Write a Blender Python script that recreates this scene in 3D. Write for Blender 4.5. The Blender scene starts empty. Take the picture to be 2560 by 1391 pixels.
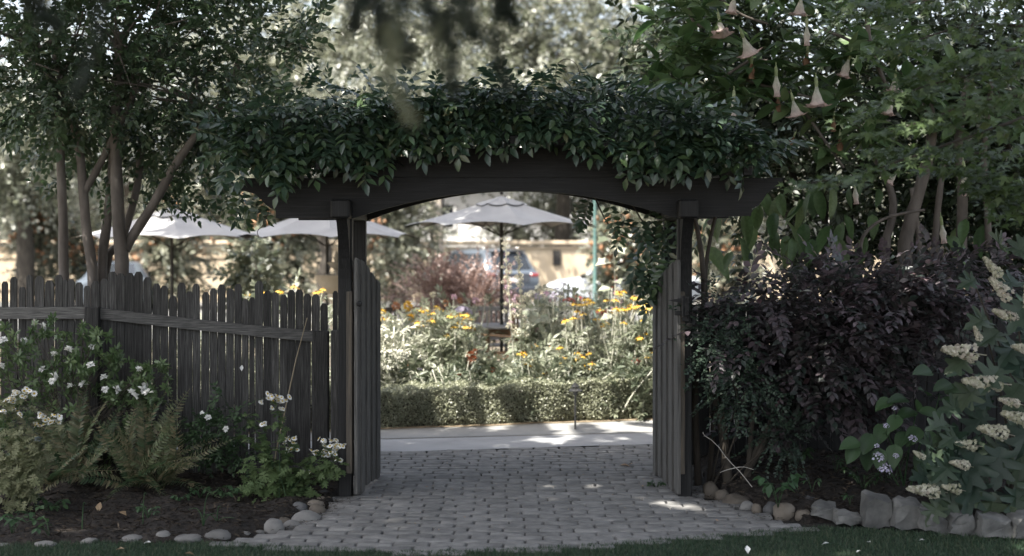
import bpy, math, random
import numpy as np
from mathutils import Vector, Matrix

random.seed(7)
rng = np.random.default_rng(7)
SC = bpy.context.scene
COL = SC.collection
PI = math.pi

# ------------------------------------------------------------------ camera, sky, sun, exposure
FPX = 3430.0          # focal length in photograph pixels (2560 wide)
CZ = 1.75             # eye height
cam_d = bpy.data.cameras.new('camera')
cam = bpy.data.objects.new('camera', cam_d)
COL.objects.link(cam)
cam.location = (0, 0, CZ)
cam.rotation_euler = (PI / 2, 0, 0)
cam_d.sensor_width = 36.0
cam_d.lens = 36.0 * FPX / 2560.0
cam_d.shift_y = -95.5 / 2560.0
cam_d.clip_end = 400
cam_d.dof.use_dof = True
cam_d.dof.focus_distance = 9.35
cam_d.dof.aperture_fstop = 1.5
SC.camera = cam

SUN = np.array([-0.34, -0.34, 0.87]); SUN = SUN / np.linalg.norm(SUN)
world = bpy.data.worlds.new('World')
SC.world = world
world.use_nodes = True
wn = world.node_tree.nodes; wl = world.node_tree.links
wn.clear()
wo = wn.new('ShaderNodeOutputWorld'); wb = wn.new('ShaderNodeBackground'); ws = wn.new('ShaderNodeTexSky')
ws.sky_type = 'NISHITA'; ws.sun_disc = False
ws.sun_elevation = math.asin(SUN[2]); ws.sun_rotation = math.atan2(SUN[0], SUN[1])
ws.air_density = 1.0; ws.dust_density = 4.0; ws.ozone_density = 0.35
wb.inputs['Strength'].default_value = 0.14
wh = wn.new('ShaderNodeHueSaturation'); wh.inputs['Saturation'].default_value = 0.55   # the photograph is white balanced for the shade
wl.new(ws.outputs[0], wh.inputs['Color']); wl.new(wh.outputs[0], wb.inputs[0]); wl.new(wb.outputs[0], wo.inputs[0])
sun_d = bpy.data.lights.new('sun', 'SUN')
sun_o = bpy.data.objects.new('sun', sun_d); COL.objects.link(sun_o)
sun_d.energy = 5.0; sun_d.angle = math.radians(0.5); sun_d.color = (1.0, 0.955, 0.88)
sun_o.rotation_euler = Vector(SUN).to_track_quat('Z', 'Y').to_euler()
SC.view_settings.view_transform = 'Standard'
SC.view_settings.look = 'None'
SC.view_settings.gamma = 1.0
SC.view_settings.use_curve_mapping = False
SC.view_settings.exposure = 1.75
SC.cycles.use_denoising = True
SC.cycles.max_bounces = 8
SC.cycles.transparent_max_bounces = 8
SC.cycles.sample_clamp_indirect = 6

# ------------------------------------------------------------------ helpers
def W(px, py, Y):
    return np.array([(px - 1280) / FPX * Y, Y, CZ - (py - 600) / FPX * Y])
def G(px, py, z=0.0):
    return W(px, py, (CZ - z) * FPX / (py - 600))
def nrm(a):
    a = np.asarray(a, float)
    return a / np.maximum(np.linalg.norm(a, axis=-1, keepdims=True), 1e-9)

class MB:
    """collects triangles; build() links them as one mesh object"""
    def __init__(s):
        s.V = []; s.F = []; s.M = []; s.R = []; s.n = 0
    def add(s, V, F, m=0, r=None):
        V = np.asarray(V, float).reshape(-1, 3)
        if not isinstance(F, np.ndarray):
            t = []
            for f in F:
                for i in range(1, len(f) - 1):
                    t.append((f[0], f[i], f[i + 1]))
            F = np.array(t, int).reshape(-1, 3)
        s.V.append(V); s.F.append(F + s.n)
        s.M.append(np.full(len(F), m, int) if np.isscalar(m) else m)
        if r is None: r = rng.random()
        s.R.append(np.full(len(V), r, float) if np.isscalar(r) else r)
        s.n += len(V)
        return s
    def box(s, c, d, m=0, r=None, R=None):
        x, y, z = d[0] / 2, d[1] / 2, d[2] / 2
        V = np.array([(-x, -y, -z), (x, -y, -z), (x, y, -z), (-x, y, -z), (-x, -y, z), (x, -y, z), (x, y, z), (-x, y, z)])
        if R is not None: V = V @ np.asarray(R).T
        return s.add(V + np.asarray(c), [(3, 2, 1, 0), (4, 5, 6, 7), (0, 1, 5, 4), (1, 2, 6, 5), (2, 3, 7, 6), (3, 0, 4, 7)], m, r)
    def bbox(s, c, d, b=0.006, m=0, r=None, R=None):
        """box with bevelled edges"""
        x, y, z = d[0] / 2, d[1] / 2, d[2] / 2
        V = []
        for sx in (-1, 1):
            for sy in (-1, 1):
                for sz in (-1, 1):
                    V += [(sx * x, sy * (y - b), sz * (z - b)), (sx * (x - b), sy * y, sz * (z - b)), (sx * (x - b), sy * (y - b), sz * z)]
        V = np.array(V)
        idx = lambda sx, sy, sz, k: ((sx > 0) * 4 + (sy > 0) * 2 + (sz > 0)) * 3 + k
        F = []
        for sg in (-1, 1):
            q = [(-1, -1), (1, -1), (1, 1), (-1, 1)]
            F.append([idx(sg, a, c_, 0) for a, c_ in (q if sg > 0 else q[::-1])])
            F.append([idx(a, sg, c_, 1) for a, c_ in (q[::-1] if sg > 0 else q)])
            F.append([idx(a, c_, sg, 2) for a, c_ in (q if sg > 0 else q[::-1])])
        for a in (-1, 1):
            for c_ in (-1, 1):
                F.append([idx(a, c_, -1, 0), idx(a, c_, -1, 1), idx(a, c_, 1, 1), idx(a, c_, 1, 0)] if a * c_ < 0 else [idx(a, c_, -1, 1), idx(a, c_, -1, 0), idx(a, c_, 1, 0), idx(a, c_, 1, 1)])
                F.append([idx(a, -1, c_, 0), idx(a, 1, c_, 0), idx(a, 1, c_, 2), idx(a, -1, c_, 2)] if a * c_ > 0 else [idx(a, -1, c_, 2), idx(a, 1, c_, 2), idx(a, 1, c_, 0), idx(a, -1, c_, 0)])
                F.append([idx(-1, a, c_, 1), idx(1, a, c_, 1), idx(1, a, c_, 2), idx(-1, a, c_, 2)] if a * c_ < 0 else [idx(-1, a, c_, 2), idx(1, a, c_, 2), idx(1, a, c_, 1), idx(-1, a, c_, 1)])
        for a in (-1, 1):
            for b_ in (-1, 1):
                for c_ in (-1, 1):
                    t = [idx(a, b_, c_, 0), idx(a, b_, c_, 1), idx(a, b_, c_, 2)]
                    F.append(t if a * b_ * c_ > 0 else t[::-1])
        if R is not None: V = V @ np.asarray(R).T
        return s.add(V + np.asarray(c), F, m, r)
    def tube(s, P, rad, n=8, m=0, r=None, cap=True):
        P = np.asarray(P, float); k = len(P)
        rad = np.full(k, rad, float) if np.isscalar(rad) else np.asarray(rad, float)
        T = nrm(np.gradient(P, axis=0))
        u = np.array([1.0, 0, 0]) if abs(T[0][0]) < .8 else np.array([0, 1.0, 0])
        ang = np.arange(n) * 2 * PI / n
        V = []
        for i in range(k):
            u = nrm(u - T[i] * np.dot(u, T[i])); w = np.cross(T[i], u)
            V.append(P[i] + rad[i] * (np.cos(ang)[:, None] * u + np.sin(ang)[:, None] * w))
        V = np.concatenate(V)
        F = []
        for i in range(k - 1):
            for j in range(n):
                a, b = i * n + j, i * n + (j + 1) % n
                F.append((a, b, b + n, a + n))
        if cap:
            F.append(tuple(range(n))[::-1]); F.append(tuple((k - 1) * n + j for j in range(n)))
        return s.add(V, F, m, r)
    def lathe(s, prof, n=24, c=(0, 0, 0), m=0, r=None):
        ang = np.arange(n) * 2 * PI / n
        V = np.concatenate([np.stack([p[0] * np.cos(ang), p[0] * np.sin(ang), np.full(n, p[1])], 1) for p in prof])
        F = []
        for i in range(len(prof) - 1):
            for j in range(n):
                a, b = i * n + j, i * n + (j + 1) % n
                F.append((a, b, b + n, a + n))
        F.append(tuple(range(n))[::-1]); F.append(tuple((len(prof) - 1) * n + j for j in range(n)))
        return s.add(V + np.asarray(c), F, m, r)
    def prism(s, out, y0, y1, m=0, r=None):
        """outline in (x,z), counter-clockwise seen from -y, extruded y0..y1 (convex strips given as top/bottom lists are better)"""
        n = len(out)
        V = [(x, y0, z) for x, z in out] + [(x, y1, z) for x, z in out]
        F = [tuple(range(n)), tuple(range(n, 2 * n))[::-1]]
        for i in range(n):
            j = (i + 1) % n
            F.append((i, i + n, j + n, j))
        return s.add(V, F, m, r)
    def strip(s, xs, zb, zt, y0, y1, m=0, r=None):
        """board in the xz plane given by bottom and top curves"""
        k = len(xs)
        V = []
        for y in (y0, y1):
            V += [(x, y, z) for x, z in zip(xs, zb)] + [(x, y, z) for x, z in zip(xs, zt)]
        F = []
        for i in range(k - 1):
            F.append((i, i + 1, k + i + 1, k + i))
            o = 2 * k
            F.append((o + i + 1, o + i, o + k + i, o + k + i + 1))
            F.append((i + 1, i, o + i, o + i + 1))
            F.append((k + i, k + i + 1, o + k + i + 1, o + k + i))
        F.append((0, k, 3 * k, 2 * k)); F.append((k - 1, 3 * k - 1, 4 * k - 1, 2 * k - 1))
        return s.add(V, F, m, r)
    def inst(s, tmpl, R, T, S=1.0, m=None, rnd=None):
        """many copies of tmpl=(V,F,r,m): R (n,3,3), T (n,3), S scalar or (n,)"""
        Vt, Ft, rt, mt = tmpl
        n = len(T)
        if n == 0: return s
        S = np.full(n, S, float) if np.isscalar(S) else np.asarray(S, float)
        V = np.einsum('nij,kj->nki', R, Vt) * S[:, None, None] + np.asarray(T)[:, None, :]
        k = len(Vt)
        F = Ft[None] + (np.arange(n) * k)[:, None, None]
        ri = rng.random(n) if rnd is None else rnd
        r = np.mod(ri[:, None] * 0.65 + rt[None] * 0.35, 1.0)
        s.V.append(V.reshape(-1, 3)); s.F.append(F.reshape(-1, 3) + s.n)
        s.M.append(np.tile(mt if m is None else np.full(len(Ft), m), n)); s.R.append(r.reshape(-1)); s.n += n * k
        return s
    def arrays(s):
        return np.concatenate(s.V), np.concatenate(s.F), np.concatenate(s.R), np.concatenate(s.M)
    def mesh(s, name, mats, smooth=None, off=(0, 0, 0)):
        V, F, R, M = s.arrays()
        me = bpy.data.meshes.new(name)
        me.vertices.add(len(V)); me.vertices.foreach_set('co', (V - np.asarray(off)).astype(np.float32).ravel())
        me.loops.add(3 * len(F)); me.loops.foreach_set('vertex_index', F.astype(np.int32).ravel())
        me.polygons.add(len(F)); me.polygons.foreach_set('loop_start', np.arange(0, 3 * len(F), 3, dtype=np.int32))
        mats = mats if isinstance(mats, (list, tuple)) else [mats]
        for x in mats: me.materials.append(x)
        if len(mats) > 1: me.polygons.foreach_set('material_index', M.astype(np.int32))
        me.update(calc_edges=True)
        a = me.attributes.new('rnd', 'FLOAT', 'POINT'); a.data.foreach_set('value', R.astype(np.float32))
        if smooth is None and all(x.get('leaf') for x in mats): smooth = 180
        if smooth is None:
            me.polygons.foreach_set('use_smooth', np.zeros(len(F), dtype=bool))
        else:
            me.polygons.foreach_set('use_smooth', np.ones(len(F), dtype=bool))
            if smooth < 179: me.set_sharp_from_angle(angle=math.radians(smooth))
        return me
    def build(s, name, mats, parent=None, smooth=None, loc=None, world=True):
        off = np.zeros(3)
        if parent is not None and world: off = origin(parent)
        if loc is not None: off = off + np.asarray(loc)
        o = bpy.data.objects.new(name, s.mesh(name, mats, smooth, off))
        COL.objects.link(o)
        if parent is not None: o.parent = parent
        if loc is not None: o.location = loc
        return o

def origin(o):
    p = np.zeros(3)
    while o is not None:
        p = p + np.array(o.location); o = o.parent
    return p
def tag(o, label=None, cat=None, group=None, kind=None):
    if label: o['label'] = label
    if cat: o['category'] = cat
    if group: o['group'] = group
    if kind: o['kind'] = kind
    return o
def thing(name, label, cat, loc=(0, 0, 0), group=None, rz=0.0):
    o = bpy.data.objects.new(name, None); COL.objects.link(o)
    o.empty_display_size = 0.1
    o.location = loc; o.rotation_euler = (0, 0, rz)
    return tag(o, label, cat, group)
def place(name, me, parent, pos, R=None, S=1.0):
    """one object using shared mesh me at world pos with rotation matrix R"""
    o = bpy.data.objects.new(name, me); COL.objects.link(o)
    p = np.asarray(pos, float)
    if parent is not None:
        o.parent = parent; p = p - origin(parent)
    m = Matrix.Identity(4)
    if R is not None:
        for i in range(3):
            for j in range(3): m[i][j] = float(R[i][j]) * S
    else:
        for i in range(3): m[i][i] = S
    m.translation = Vector(p)
    o.matrix_basis = m
    return o
def frames(d, up=None, roll=0.0):
    """rows of rotation matrices whose columns are (width, axis d, normal)"""
    d = nrm(np.atleast_2d(d)); n = len(d)
    if up is None: up = np.tile([0, 0, 1.0], (n, 1))
    up = np.broadcast_to(np.asarray(up, float), (n, 3)) + rng.normal(0, roll, (n, 3))
    x = np.cross(d, up)
    bad = np.linalg.norm(x, axis=1) < 1e-3
    x[bad] = np.cross(d[bad], [1, 0.1, 0])
    x = nrm(x); z = np.cross(x, d)
    return np.stack([x, d, z], axis=2)
def tm(V, F, r=0.5, m=0):
    V = np.asarray(V, float)
    if not isinstance(F, np.ndarray):
        t = []
        for f in F:
            for i in range(1, len(f) - 1): t.append((f[0], f[i], f[i + 1]))
        F = np.array(t, int)
    r = np.full(len(V), r, float) if np.isscalar(r) else np.asarray(r, float)
    m = np.full(len(F), m, int) if np.isscalar(m) else np.asarray(m, int)
    return (V, F, r, m)
def tm_of(mb):
    V, F, R, M = mb.arrays(); return (V, F, R, M)

# leaf templates: axis +Y (length 1), width X, normal +Z
def leaf8(w=0.45, fold=0.10, droop=0.12, belly=0.38):
    z = lambda y: -droop * y * y
    a, b = belly, 0.74
    V = [(0, 0, 0), (0, a, z(a)), (0, b, z(b)), (0, 1, z(1)),
         (-w / 2, a, z(a) + fold * w * 2), (w / 2, a, z(a) + fold * w * 2), (-w * .33, b, z(b) + fold * w * 1.4), (w * .33, b, z(b) + fold * w * 1.4)]
    F = [(0, 1, 4), (0, 5, 1), (1, 2, 6), (1, 6, 4), (1, 5, 7), (1, 7, 2), (2, 3, 6), (2, 7, 3)]
    return tm(V, np.array(F))
def leaf4(w=.55, fold=.10, droop=.2):
    V = [(0, 0, 0), (0, .45, -droop * .2), (0, 1, -droop), (-w / 2, .42, fold * w - droop * .17), (w / 2, .42, fold * w - droop * .17)]
    return tm(V, np.array([(0, 1, 3), (0, 4, 1), (1, 2, 3), (1, 4, 2)]))
def leaf2(w=0.5, fold=0.15):
    V = [(0, 0, 0), (-w / 2, .45, fold * w), (0, 1, -.05), (w / 2, .45, fold * w)]
    return tm(V, np.array([(0, 2, 1), (0, 3, 2)]))
def leaf_fan(half, cy=.42, droop=.12, fold=.08):
    """lobed leaf from its right half outline [(x, y) ...] base to tip"""
    zf = lambda x, y: -droop * y * y + fold * abs(x)
    out = [(0, 0)] + list(half) + [(-x, y) for x, y in half[:-1]][::-1]
    V = [(x, y, zf(x, y)) for x, y in out] + [(0, cy, zf(0, cy) - .02)]
    n = len(out)
    return tm(V, np.array([(n, i, (i + 1) % n) for i in range(n)]))
def leafn(w=.42, fold=.08, droop=.3, n=6, wave=.02, seed=0):
    g = np.random.default_rng(seed); t = np.linspace(0, 1, n + 2)
    hw = w / 2 * np.sin(PI * np.clip(t, 0, 1) ** .78) ** .85
    V = []; F = []
    for i, (y, h) in enumerate(zip(t, hw)):
        z = -droop * y * y; wz = wave * math.sin(7 * y + seed)
        V += [(-h, y - .03 * h, z + fold * h * 2 + wz), (-h * .5, y, z + fold * h * .8), (0, y, z), (h * .5, y, z + fold * h * .8), (h, y - .03 * h, z + fold * h * 2 - wz)]
    for i in range(n + 1):
        for j in range(4):
            a = i * 5 + j; F.append((a, a + 1, a + 6, a + 5))
    return tm(V, F)
L8 = leaf8(); L8W = leaf8(.62, .06, .15, .42); L8N = leaf8(.26, .12, .2); L2 = leaf2(); L2W = leaf2(.75)

def sprig(n=10, L=0.3, leaf=None, ll=0.06, ang=55, pairs=True, taper=0.3, droop=0.1, tip=True, twig=0.002, jit=0.25, flat=0.5, seed=0, start=0.15):
    """twig along +Y with leaves; returns template"""
    g = np.random.default_rng(seed)
    mb = MB()
    pos = lambda t: np.array([0.04 * L * math.sin(3 * t + seed), L * t, -droop * L * t * t])
    mb.tube([pos(t) for t in np.linspace(0, 1, 4)], [twig, twig * .8, twig * .6, twig * .3], 3, r=0.2, cap=False)
    D, T, S, U = [], [], [], []
    for i in range(n):
        t = start + (1 - start) * ((i // 2 if pairs else i) + .5) / ((n / 2) if pairs else n)
        sd = 1 if i % 2 else -1
        a = math.radians(ang * (1 - .35 * t) + g.normal(0, 12))
        d = np.array([sd * math.sin(a), math.cos(a), g.normal(0, jit) + (1 - flat) * g.normal(0, .6)])
        D.append(d); T.append(pos(min(t, 1))); S.append(ll * (1 - taper * abs(t - .45)) * g.uniform(.8, 1.15)); U.append((g.normal(0, jit), g.normal(0, jit), 1))
    if tip:
        D.append((g.normal(0, .2), 1, -.1)); T.append(pos(1)); S.append(ll); U.append((0, 0, 1))
    mb.inst(leaf or L8, frames(np.array(D), np.array(U)), np.array(T), np.array(S), rnd=g.random(len(T)))
    return tm_of(mb)
def lump(d, seed, amp=.25):
    g = np.random.default_rng(seed); o = np.ones(len(d))
    for k in range(5):
        v = g.normal(0, 1, 3) * (1.6 + k * .9); o += amp / (1 + .4 * k) * np.sin(d @ v + g.uniform(0, 6))
    return o
def crown_pts(blobs, n, seed, shell=.4, amp=.22):
    g = np.random.default_rng(seed)
    wts = np.array([(b[3] * b[4] + b[4] * b[5] + b[3] * b[5]) * (b[6] if len(b) > 6 else 1) for b in blobs]); wts = wts / wts.sum()
    P, D = [], []
    for i, b in enumerate(blobs):
        k = int(round(n * wts[i]))
        d = nrm(g.normal(0, 1, (k, 3)))
        rr = g.random(k) ** shell * lump(d, seed + i, amp)
        r3 = np.array(b[3:6])
        P.append(np.array(b[:3]) + d * rr[:, None] * r3); D.append(nrm(d / r3))
    return np.concatenate(P), np.concatenate(D)
def foliage(mb, tmpls, P, D, scale=(.8, 1.2), droop=.3, jit=.5, roll=.35, seed=1, up=None):
    g = np.random.default_rng(seed)
    d = nrm(D + g.normal(0, jit, D.shape) + np.array([0, 0, -droop]))
    R = frames(d, up, roll)
    pick = g.integers(0, len(tmpls), len(P)); S = g.uniform(scale[0], scale[1], len(P))
    for i, t in enumerate(tmpls):
        k = pick == i
        mb.inst(t, R[k], P[k], S[k], rnd=g.random(k.sum()))
    return mb
def curve(pts, n=12):
    P = np.asarray(pts, float); k = len(P)
    t = np.linspace(0, k - 1, n); out = []
    for x in t:
        i = min(int(x), k - 2); u = x - i
        p0 = P[max(i - 1, 0)]; p1 = P[i]; p2 = P[i + 1]; p3 = P[min(i + 2, k - 1)]
        out.append(.5 * ((2 * p1) + (-p0 + p2) * u + (2 * p0 - 5 * p1 + 4 * p2 - p3) * u * u + (-p0 + 3 * p1 - 3 * p2 + p3) * u ** 3))
    return np.array(out)
def rotz(a):
    c, s = math.cos(a), math.sin(a); return np.array([[c, -s, 0], [s, c, 0], [0, 0, 1.0]])
def rotx(a):
    c, s = math.cos(a), math.sin(a); return np.array([[1, 0, 0], [0, c, -s], [0, s, c]])
def roty(a):
    c, s = math.cos(a), math.sin(a); return np.array([[c, 0, s], [0, 1, 0], [-s, 0, c]])

# ------------------------------------------------------------------ materials
def new_mat(name):
    m = bpy.data.materials.new(name); m.use_nodes = True
    nt = m.node_tree; nt.nodes.clear()
    out = nt.nodes.new('ShaderNodeOutputMaterial'); b = nt.nodes.new('ShaderNodeBsdfPrincipled')
    nt.links.new(b.outputs[0], out.inputs[0])
    return m, nt, b, out
def ramp(nt, stops):
    r = nt.nodes.new('ShaderNodeValToRGB'); e = r.color_ramp.elements
    while len(e) > 1: e.remove(e[-1])
    for i, (p, c) in enumerate(stops):
        x = e[0] if i == 0 else e.new(p)
        x.position = p; x.color = (*c, 1)
    return r
def leaf_mat(name, cols, rough=.45, trans=.3, spec=.5, pos=None, ov=.7):
    m, nt, b, out = new_mat(name); m['leaf'] = 1
    at = nt.nodes.new('ShaderNodeAttribute'); at.attribute_name = 'rnd'
    oi = nt.nodes.new('ShaderNodeObjectInfo')
    ad = nt.nodes.new('ShaderNodeMath'); ad.operation = 'MULTIPLY_ADD'; ad.inputs[1].default_value = ov
    fr = nt.nodes.new('ShaderNodeMath'); fr.operation = 'FRACT'
    nt.links.new(oi.outputs['Random'], ad.inputs[0]); nt.links.new(at.outputs['Fac'], ad.inputs[2]); nt.links.new(ad.outputs[0], fr.inputs[0])
    n = len(cols); r = ramp(nt, [((i / (n - 1)) if pos is None else pos[i], c) for i, c in enumerate(cols)])
    nt.links.new(fr.outputs[0], r.inputs[0])
    tc = nt.nodes.new('ShaderNodeTexCoord'); nz = nt.nodes.new('ShaderNodeTexNoise'); nz.inputs['Scale'].default_value = 45
    nt.links.new(tc.outputs['Object'], nz.inputs['Vector'])
    mx = nt.nodes.new('ShaderNodeMix'); mx.data_type = 'RGBA'; mx.blend_type = 'MULTIPLY'; mx.inputs['Factor'].default_value = .5
    nr = ramp(nt, [(.3, (.55, .55, .5)), (.7, (1.25, 1.25, 1.2))])
    nt.links.new(nz.outputs['Fac'], nr.inputs[0]); nt.links.new(r.outputs[0], mx.inputs[6]); nt.links.new(nr.outputs[0], mx.inputs[7])
    nt.links.new(mx.outputs[2], b.inputs['Base Color'])
    b.inputs['Roughness'].default_value = rough; b.inputs['Specular IOR Level'].default_value = spec
    if trans > 0:
        t = nt.nodes.new('ShaderNodeBsdfTranslucent'); ms = nt.nodes.new('ShaderNodeMixShader'); ms.inputs[0].default_value = trans
        hs = nt.nodes.new('ShaderNodeHueSaturation'); hs.inputs['Value'].default_value = 1.25; hs.inputs['Saturation'].default_value = 1.05
        nt.links.new(mx.outputs[2], hs.inputs['Color']); nt.links.new(hs.outputs[0], t.inputs[0])
        nt.links.new(b.outputs[0], ms.inputs[1]); nt.links.new(t.outputs[0], ms.inputs[2]); nt.links.new(ms.outputs[0], out.inputs[0])
    return m
def noise_mat(name, cols, scale=8, rough=.8, stretch=(1, 1, 1), bump=.3, bscale=None, detail=6, spec=.3, metal=0, objvar=.25, pos=None, dist=.01, rots=None):
    """noise mottling between cols; per-object value change; bump"""
    m, nt, b, out = new_mat(name)
    tc = nt.nodes.new('ShaderNodeTexCoord'); mp = nt.nodes.new('ShaderNodeMapping'); mp.inputs['Scale'].default_value = stretch
    oi = nt.nodes.new('ShaderNodeObjectInfo')
    vm = nt.nodes.new('ShaderNodeVectorMath'); vm.operation = 'MULTIPLY_ADD'; vm.inputs[1].default_value = (7.3, 5.1, 9.7)
    cb = nt.nodes.new('ShaderNodeCombineXYZ')
    for i in range(3): nt.links.new(oi.outputs['Random'], cb.inputs[i])
    nt.links.new(cb.outputs[0], vm.inputs[0]); nt.links.new(tc.outputs['Object'], vm.inputs[2])
    nt.links.new(vm.outputs[0], mp.inputs[0])
    nz = nt.nodes.new('ShaderNodeTexNoise'); nz.inputs['Scale'].default_value = scale; nz.inputs['Detail'].default_value = detail; nz.inputs['Roughness'].default_value = .62
    nt.links.new(mp.outputs[0], nz.inputs['Vector'])
    n = len(cols)
    r = ramp(nt, [((.3 + .4 * i / max(n - 1, 1)) if pos is None else pos[i], c) for i, c in enumerate(cols)])
    nt.links.new(nz.outputs['Fac'], r.inputs[0])
    mr = nt.nodes.new('ShaderNodeMapRange'); mr.inputs[3].default_value = 1 - objvar; mr.inputs[4].default_value = 1 + objvar
    nt.links.new(oi.outputs['Random'], mr.inputs[0])
    mx = nt.nodes.new('ShaderNodeMix'); mx.data_type = 'RGBA'; mx.blend_type = 'MULTIPLY'; mx.inputs['Factor'].default_value = 1
    nt.links.new(r.outputs[0], mx.inputs[6]); nt.links.new(mr.outputs[0], mx.inputs[7])
    nt.links.new(mx.outputs[2], b.inputs['Base Color'])
    b.inputs['Roughness'].default_value = rough; b.inputs['Specular IOR Level'].default_value = spec; b.inputs['Metallic'].default_value = metal
    if bump > 0:
        n2 = nt.nodes.new('ShaderNodeTexNoise'); n2.inputs['Scale'].default_value = bscale or scale * 2.5; n2.inputs['Detail'].default_value = 8
        nt.links.new(mp.outputs[0], n2.inputs['Vector'])
        bp = nt.nodes.new('ShaderNodeBump'); bp.inputs['Strength'].default_value = bump; bp.inputs['Distance'].default_value = dist
        nt.links.new(n2.outputs['Fac'], bp.inputs['Height']); nt.links.new(bp.outputs[0], b.inputs['Normal'])
    return m

def c(r, g, b): return (r, g, b)
def grey(col, k):   # pull a colour towards grey, as the muted photograph shows
    l = .3 * col[0] + .59 * col[1] + .11 * col[2]
    return tuple(l + (x - l) * k for x in col)

M = {}
M['fence'] = noise_mat('weathered_fence_wood', [c(0.0158, 0.0157, 0.0154), c(0.044, 0.0433, 0.0422), c(0.1056, 0.1038, 0.1003)], 5, .85, (40, 40, 1.2), .55, 9, objvar=.35, dist=.004)
M['rail'] = noise_mat('grey_rail_wood', [c(.03, .03, .03), c(.09, .089, .087), c(.18, .177, .17)], 5, .85, (1.4, 30, 30), .6, 9, objvar=.2, dist=.005)
M['gatewood'] = noise_mat('gate_wood', [c(0.0362, 0.0357, 0.034), c(0.0892, 0.087, 0.0825), c(0.1673, 0.1617, 0.1506)], 5, .85, (46, 46, 1.0), .6, 9, objvar=.25, dist=.006)
M['stile'] = noise_mat('brown_stile_wood', [c(0.036, 0.0328, 0.0288), c(0.076, 0.0664, 0.0544), c(0.12, 0.0976, 0.072)], 4, .85, (36, 36, .9), .5, 9, objvar=.2)
M['arbor'] = noise_mat('black_stained_wood', [c(0.0036, 0.0036, 0.0039), c(0.0084, 0.0084, 0.0087), c(0.0204, 0.0201, 0.0198)], 3, .6, (1.0, 36, 36), .45, 9, objvar=.12, dist=.005)
M['post'] = noise_mat('black_post_wood', [c(0.0036, 0.0036, 0.0039), c(0.009, 0.009, 0.0093), c(0.0216, 0.0213, 0.021)], 3, .6, (36, 36, 1.0), .45, 9, objvar=.15, dist=.005)
M['iron'] = noise_mat('black_iron', [c(.012, .012, .013), c(.03, .03, .03)], 30, .5, bump=.15, metal=.7)
M['brick'] = noise_mat('grey_paver', [c(0.115, 0.1132, 0.1095), c(0.1748, 0.1711, 0.1638), c(0.2392, 0.2328, 0.2208)], 9, .9, (1, 1, 1), .4, 60, objvar=.14, dist=.0015)
M['sand'] = noise_mat('joint_sand', [c(.012, .0115, .01), c(.032, .03, .026)], 25, .95, bump=.5)
M['concrete'] = noise_mat('concrete', [c(.19, .19, .182), c(.235, .232, .222), c(.27, .266, .252)], 2.2, .9, bump=.2, bscale=120, objvar=0)
M['concrete2'] = noise_mat('pale_concrete', [c(.24, .24, .24), c(.28, .28, .28), c(.31, .31, .31)], 3, .9, bump=.2, bscale=120, objvar=0)
M['soil'] = noise_mat('soil', [c(.010, .009, .008), c(.024, .020, .017), c(.045, .037, .031)], 22, .95, bump=.9, bscale=50, objvar=0, dist=.02)
M['ground'] = noise_mat('ground_earth', [c(.10, .085, .06), c(.2, .17, .12)], 1.5, .95, bump=.4, objvar=0)
M['drysoil'] = noise_mat('dry_leafy_soil', [c(.07, .055, .035), c(.16, .125, .08), c(.26, .21, .14)], 14, .95, bump=.8, bscale=60, objvar=0)
M['asphalt'] = noise_mat('asphalt', [c(.08, .08, .078), c(.14, .138, .13)], 1, .9, bump=.3, bscale=60, objvar=0)
M['chip'] = leaf_mat('bark_chip', [c(.014, .011, .009), c(.035, .026, .02), c(.016, .013, .011), c(.075, .06, .046), c(.024, .019, .015)], .9, 0, .2)
M['lawn'] = noise_mat('lawn_base', [c(.012, .022, .012), c(.03, .048, .026)], 7, .9, bump=.5, bscale=80, objvar=0)
M['grass'] = leaf_mat('grass_blade', [c(.022, .046, .024), c(.036, .07, .036), c(.055, .095, .05), c(.03, .06, .033), c(.10, .115, .07)], .55, .25, .4)
M['rock'] = noise_mat('river_rock', [c(.095, .094, .09), c(.155, .151, .144), c(.21, .203, .192)], 6, .75, bump=.3, bscale=40, objvar=.3)
M['rock_tan'] = noise_mat('tan_rock', [c(.075, .064, .053), c(.125, .107, .087), c(.165, .145, .12)], 6, .75, bump=.3, bscale=40, objvar=.25)
M['rock_dark'] = noise_mat('dark_rock', [c(.035, .035, .036), c(.065, .065, .066), c(.10, .10, .10)], 6, .7, bump=.25, bscale=40, objvar=.25)
M['cut'] = noise_mat('cut_stone', [c(.07, .07, .068), c(.12, .12, .115), c(.18, .178, .168)], 7, .9, bump=.6, bscale=22, objvar=.15, dist=.012)
M['bark'] = noise_mat('smooth_bark', [c(.06, .052, .045), c(.115, .099, .086), c(.17, .15, .132)], 7, .8, (1, 1, .35), .4, 20, objvar=.1)
M['bark_dark'] = noise_mat('dark_bark', [c(.03, .026, .021), c(.07, .06, .048)], 12, .9, (1, 1, .4), .5, 25, objvar=.1)
M['bark_pale'] = noise_mat('pale_bark', [c(.18, .15, .115), c(.40, .34, .27), c(.55, .48, .40)], 3, .85, (1, 1, .6), .3, 14, objvar=.1)
M['vine_stem'] = noise_mat('vine_stem', [c(.03, .025, .02), c(.06, .05, .04)], 20, .9, (1, 1, .3), .5)
M['wisteria'] = leaf_mat('wisteria_leaf', [c(0.0184, 0.0391, 0.0253), c(0.0322, 0.0598, 0.0368), c(0.046, 0.0759, 0.046), c(0.023, 0.0483, 0.031), c(0.069, 0.1092, 0.046), c(0.0345, 0.0667, 0.0414), c(0.115, 0.1207, 0.0633)], .34, .2, .6, pos=[0, .2, .42, .6, .86, .95, 1.0])
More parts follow.
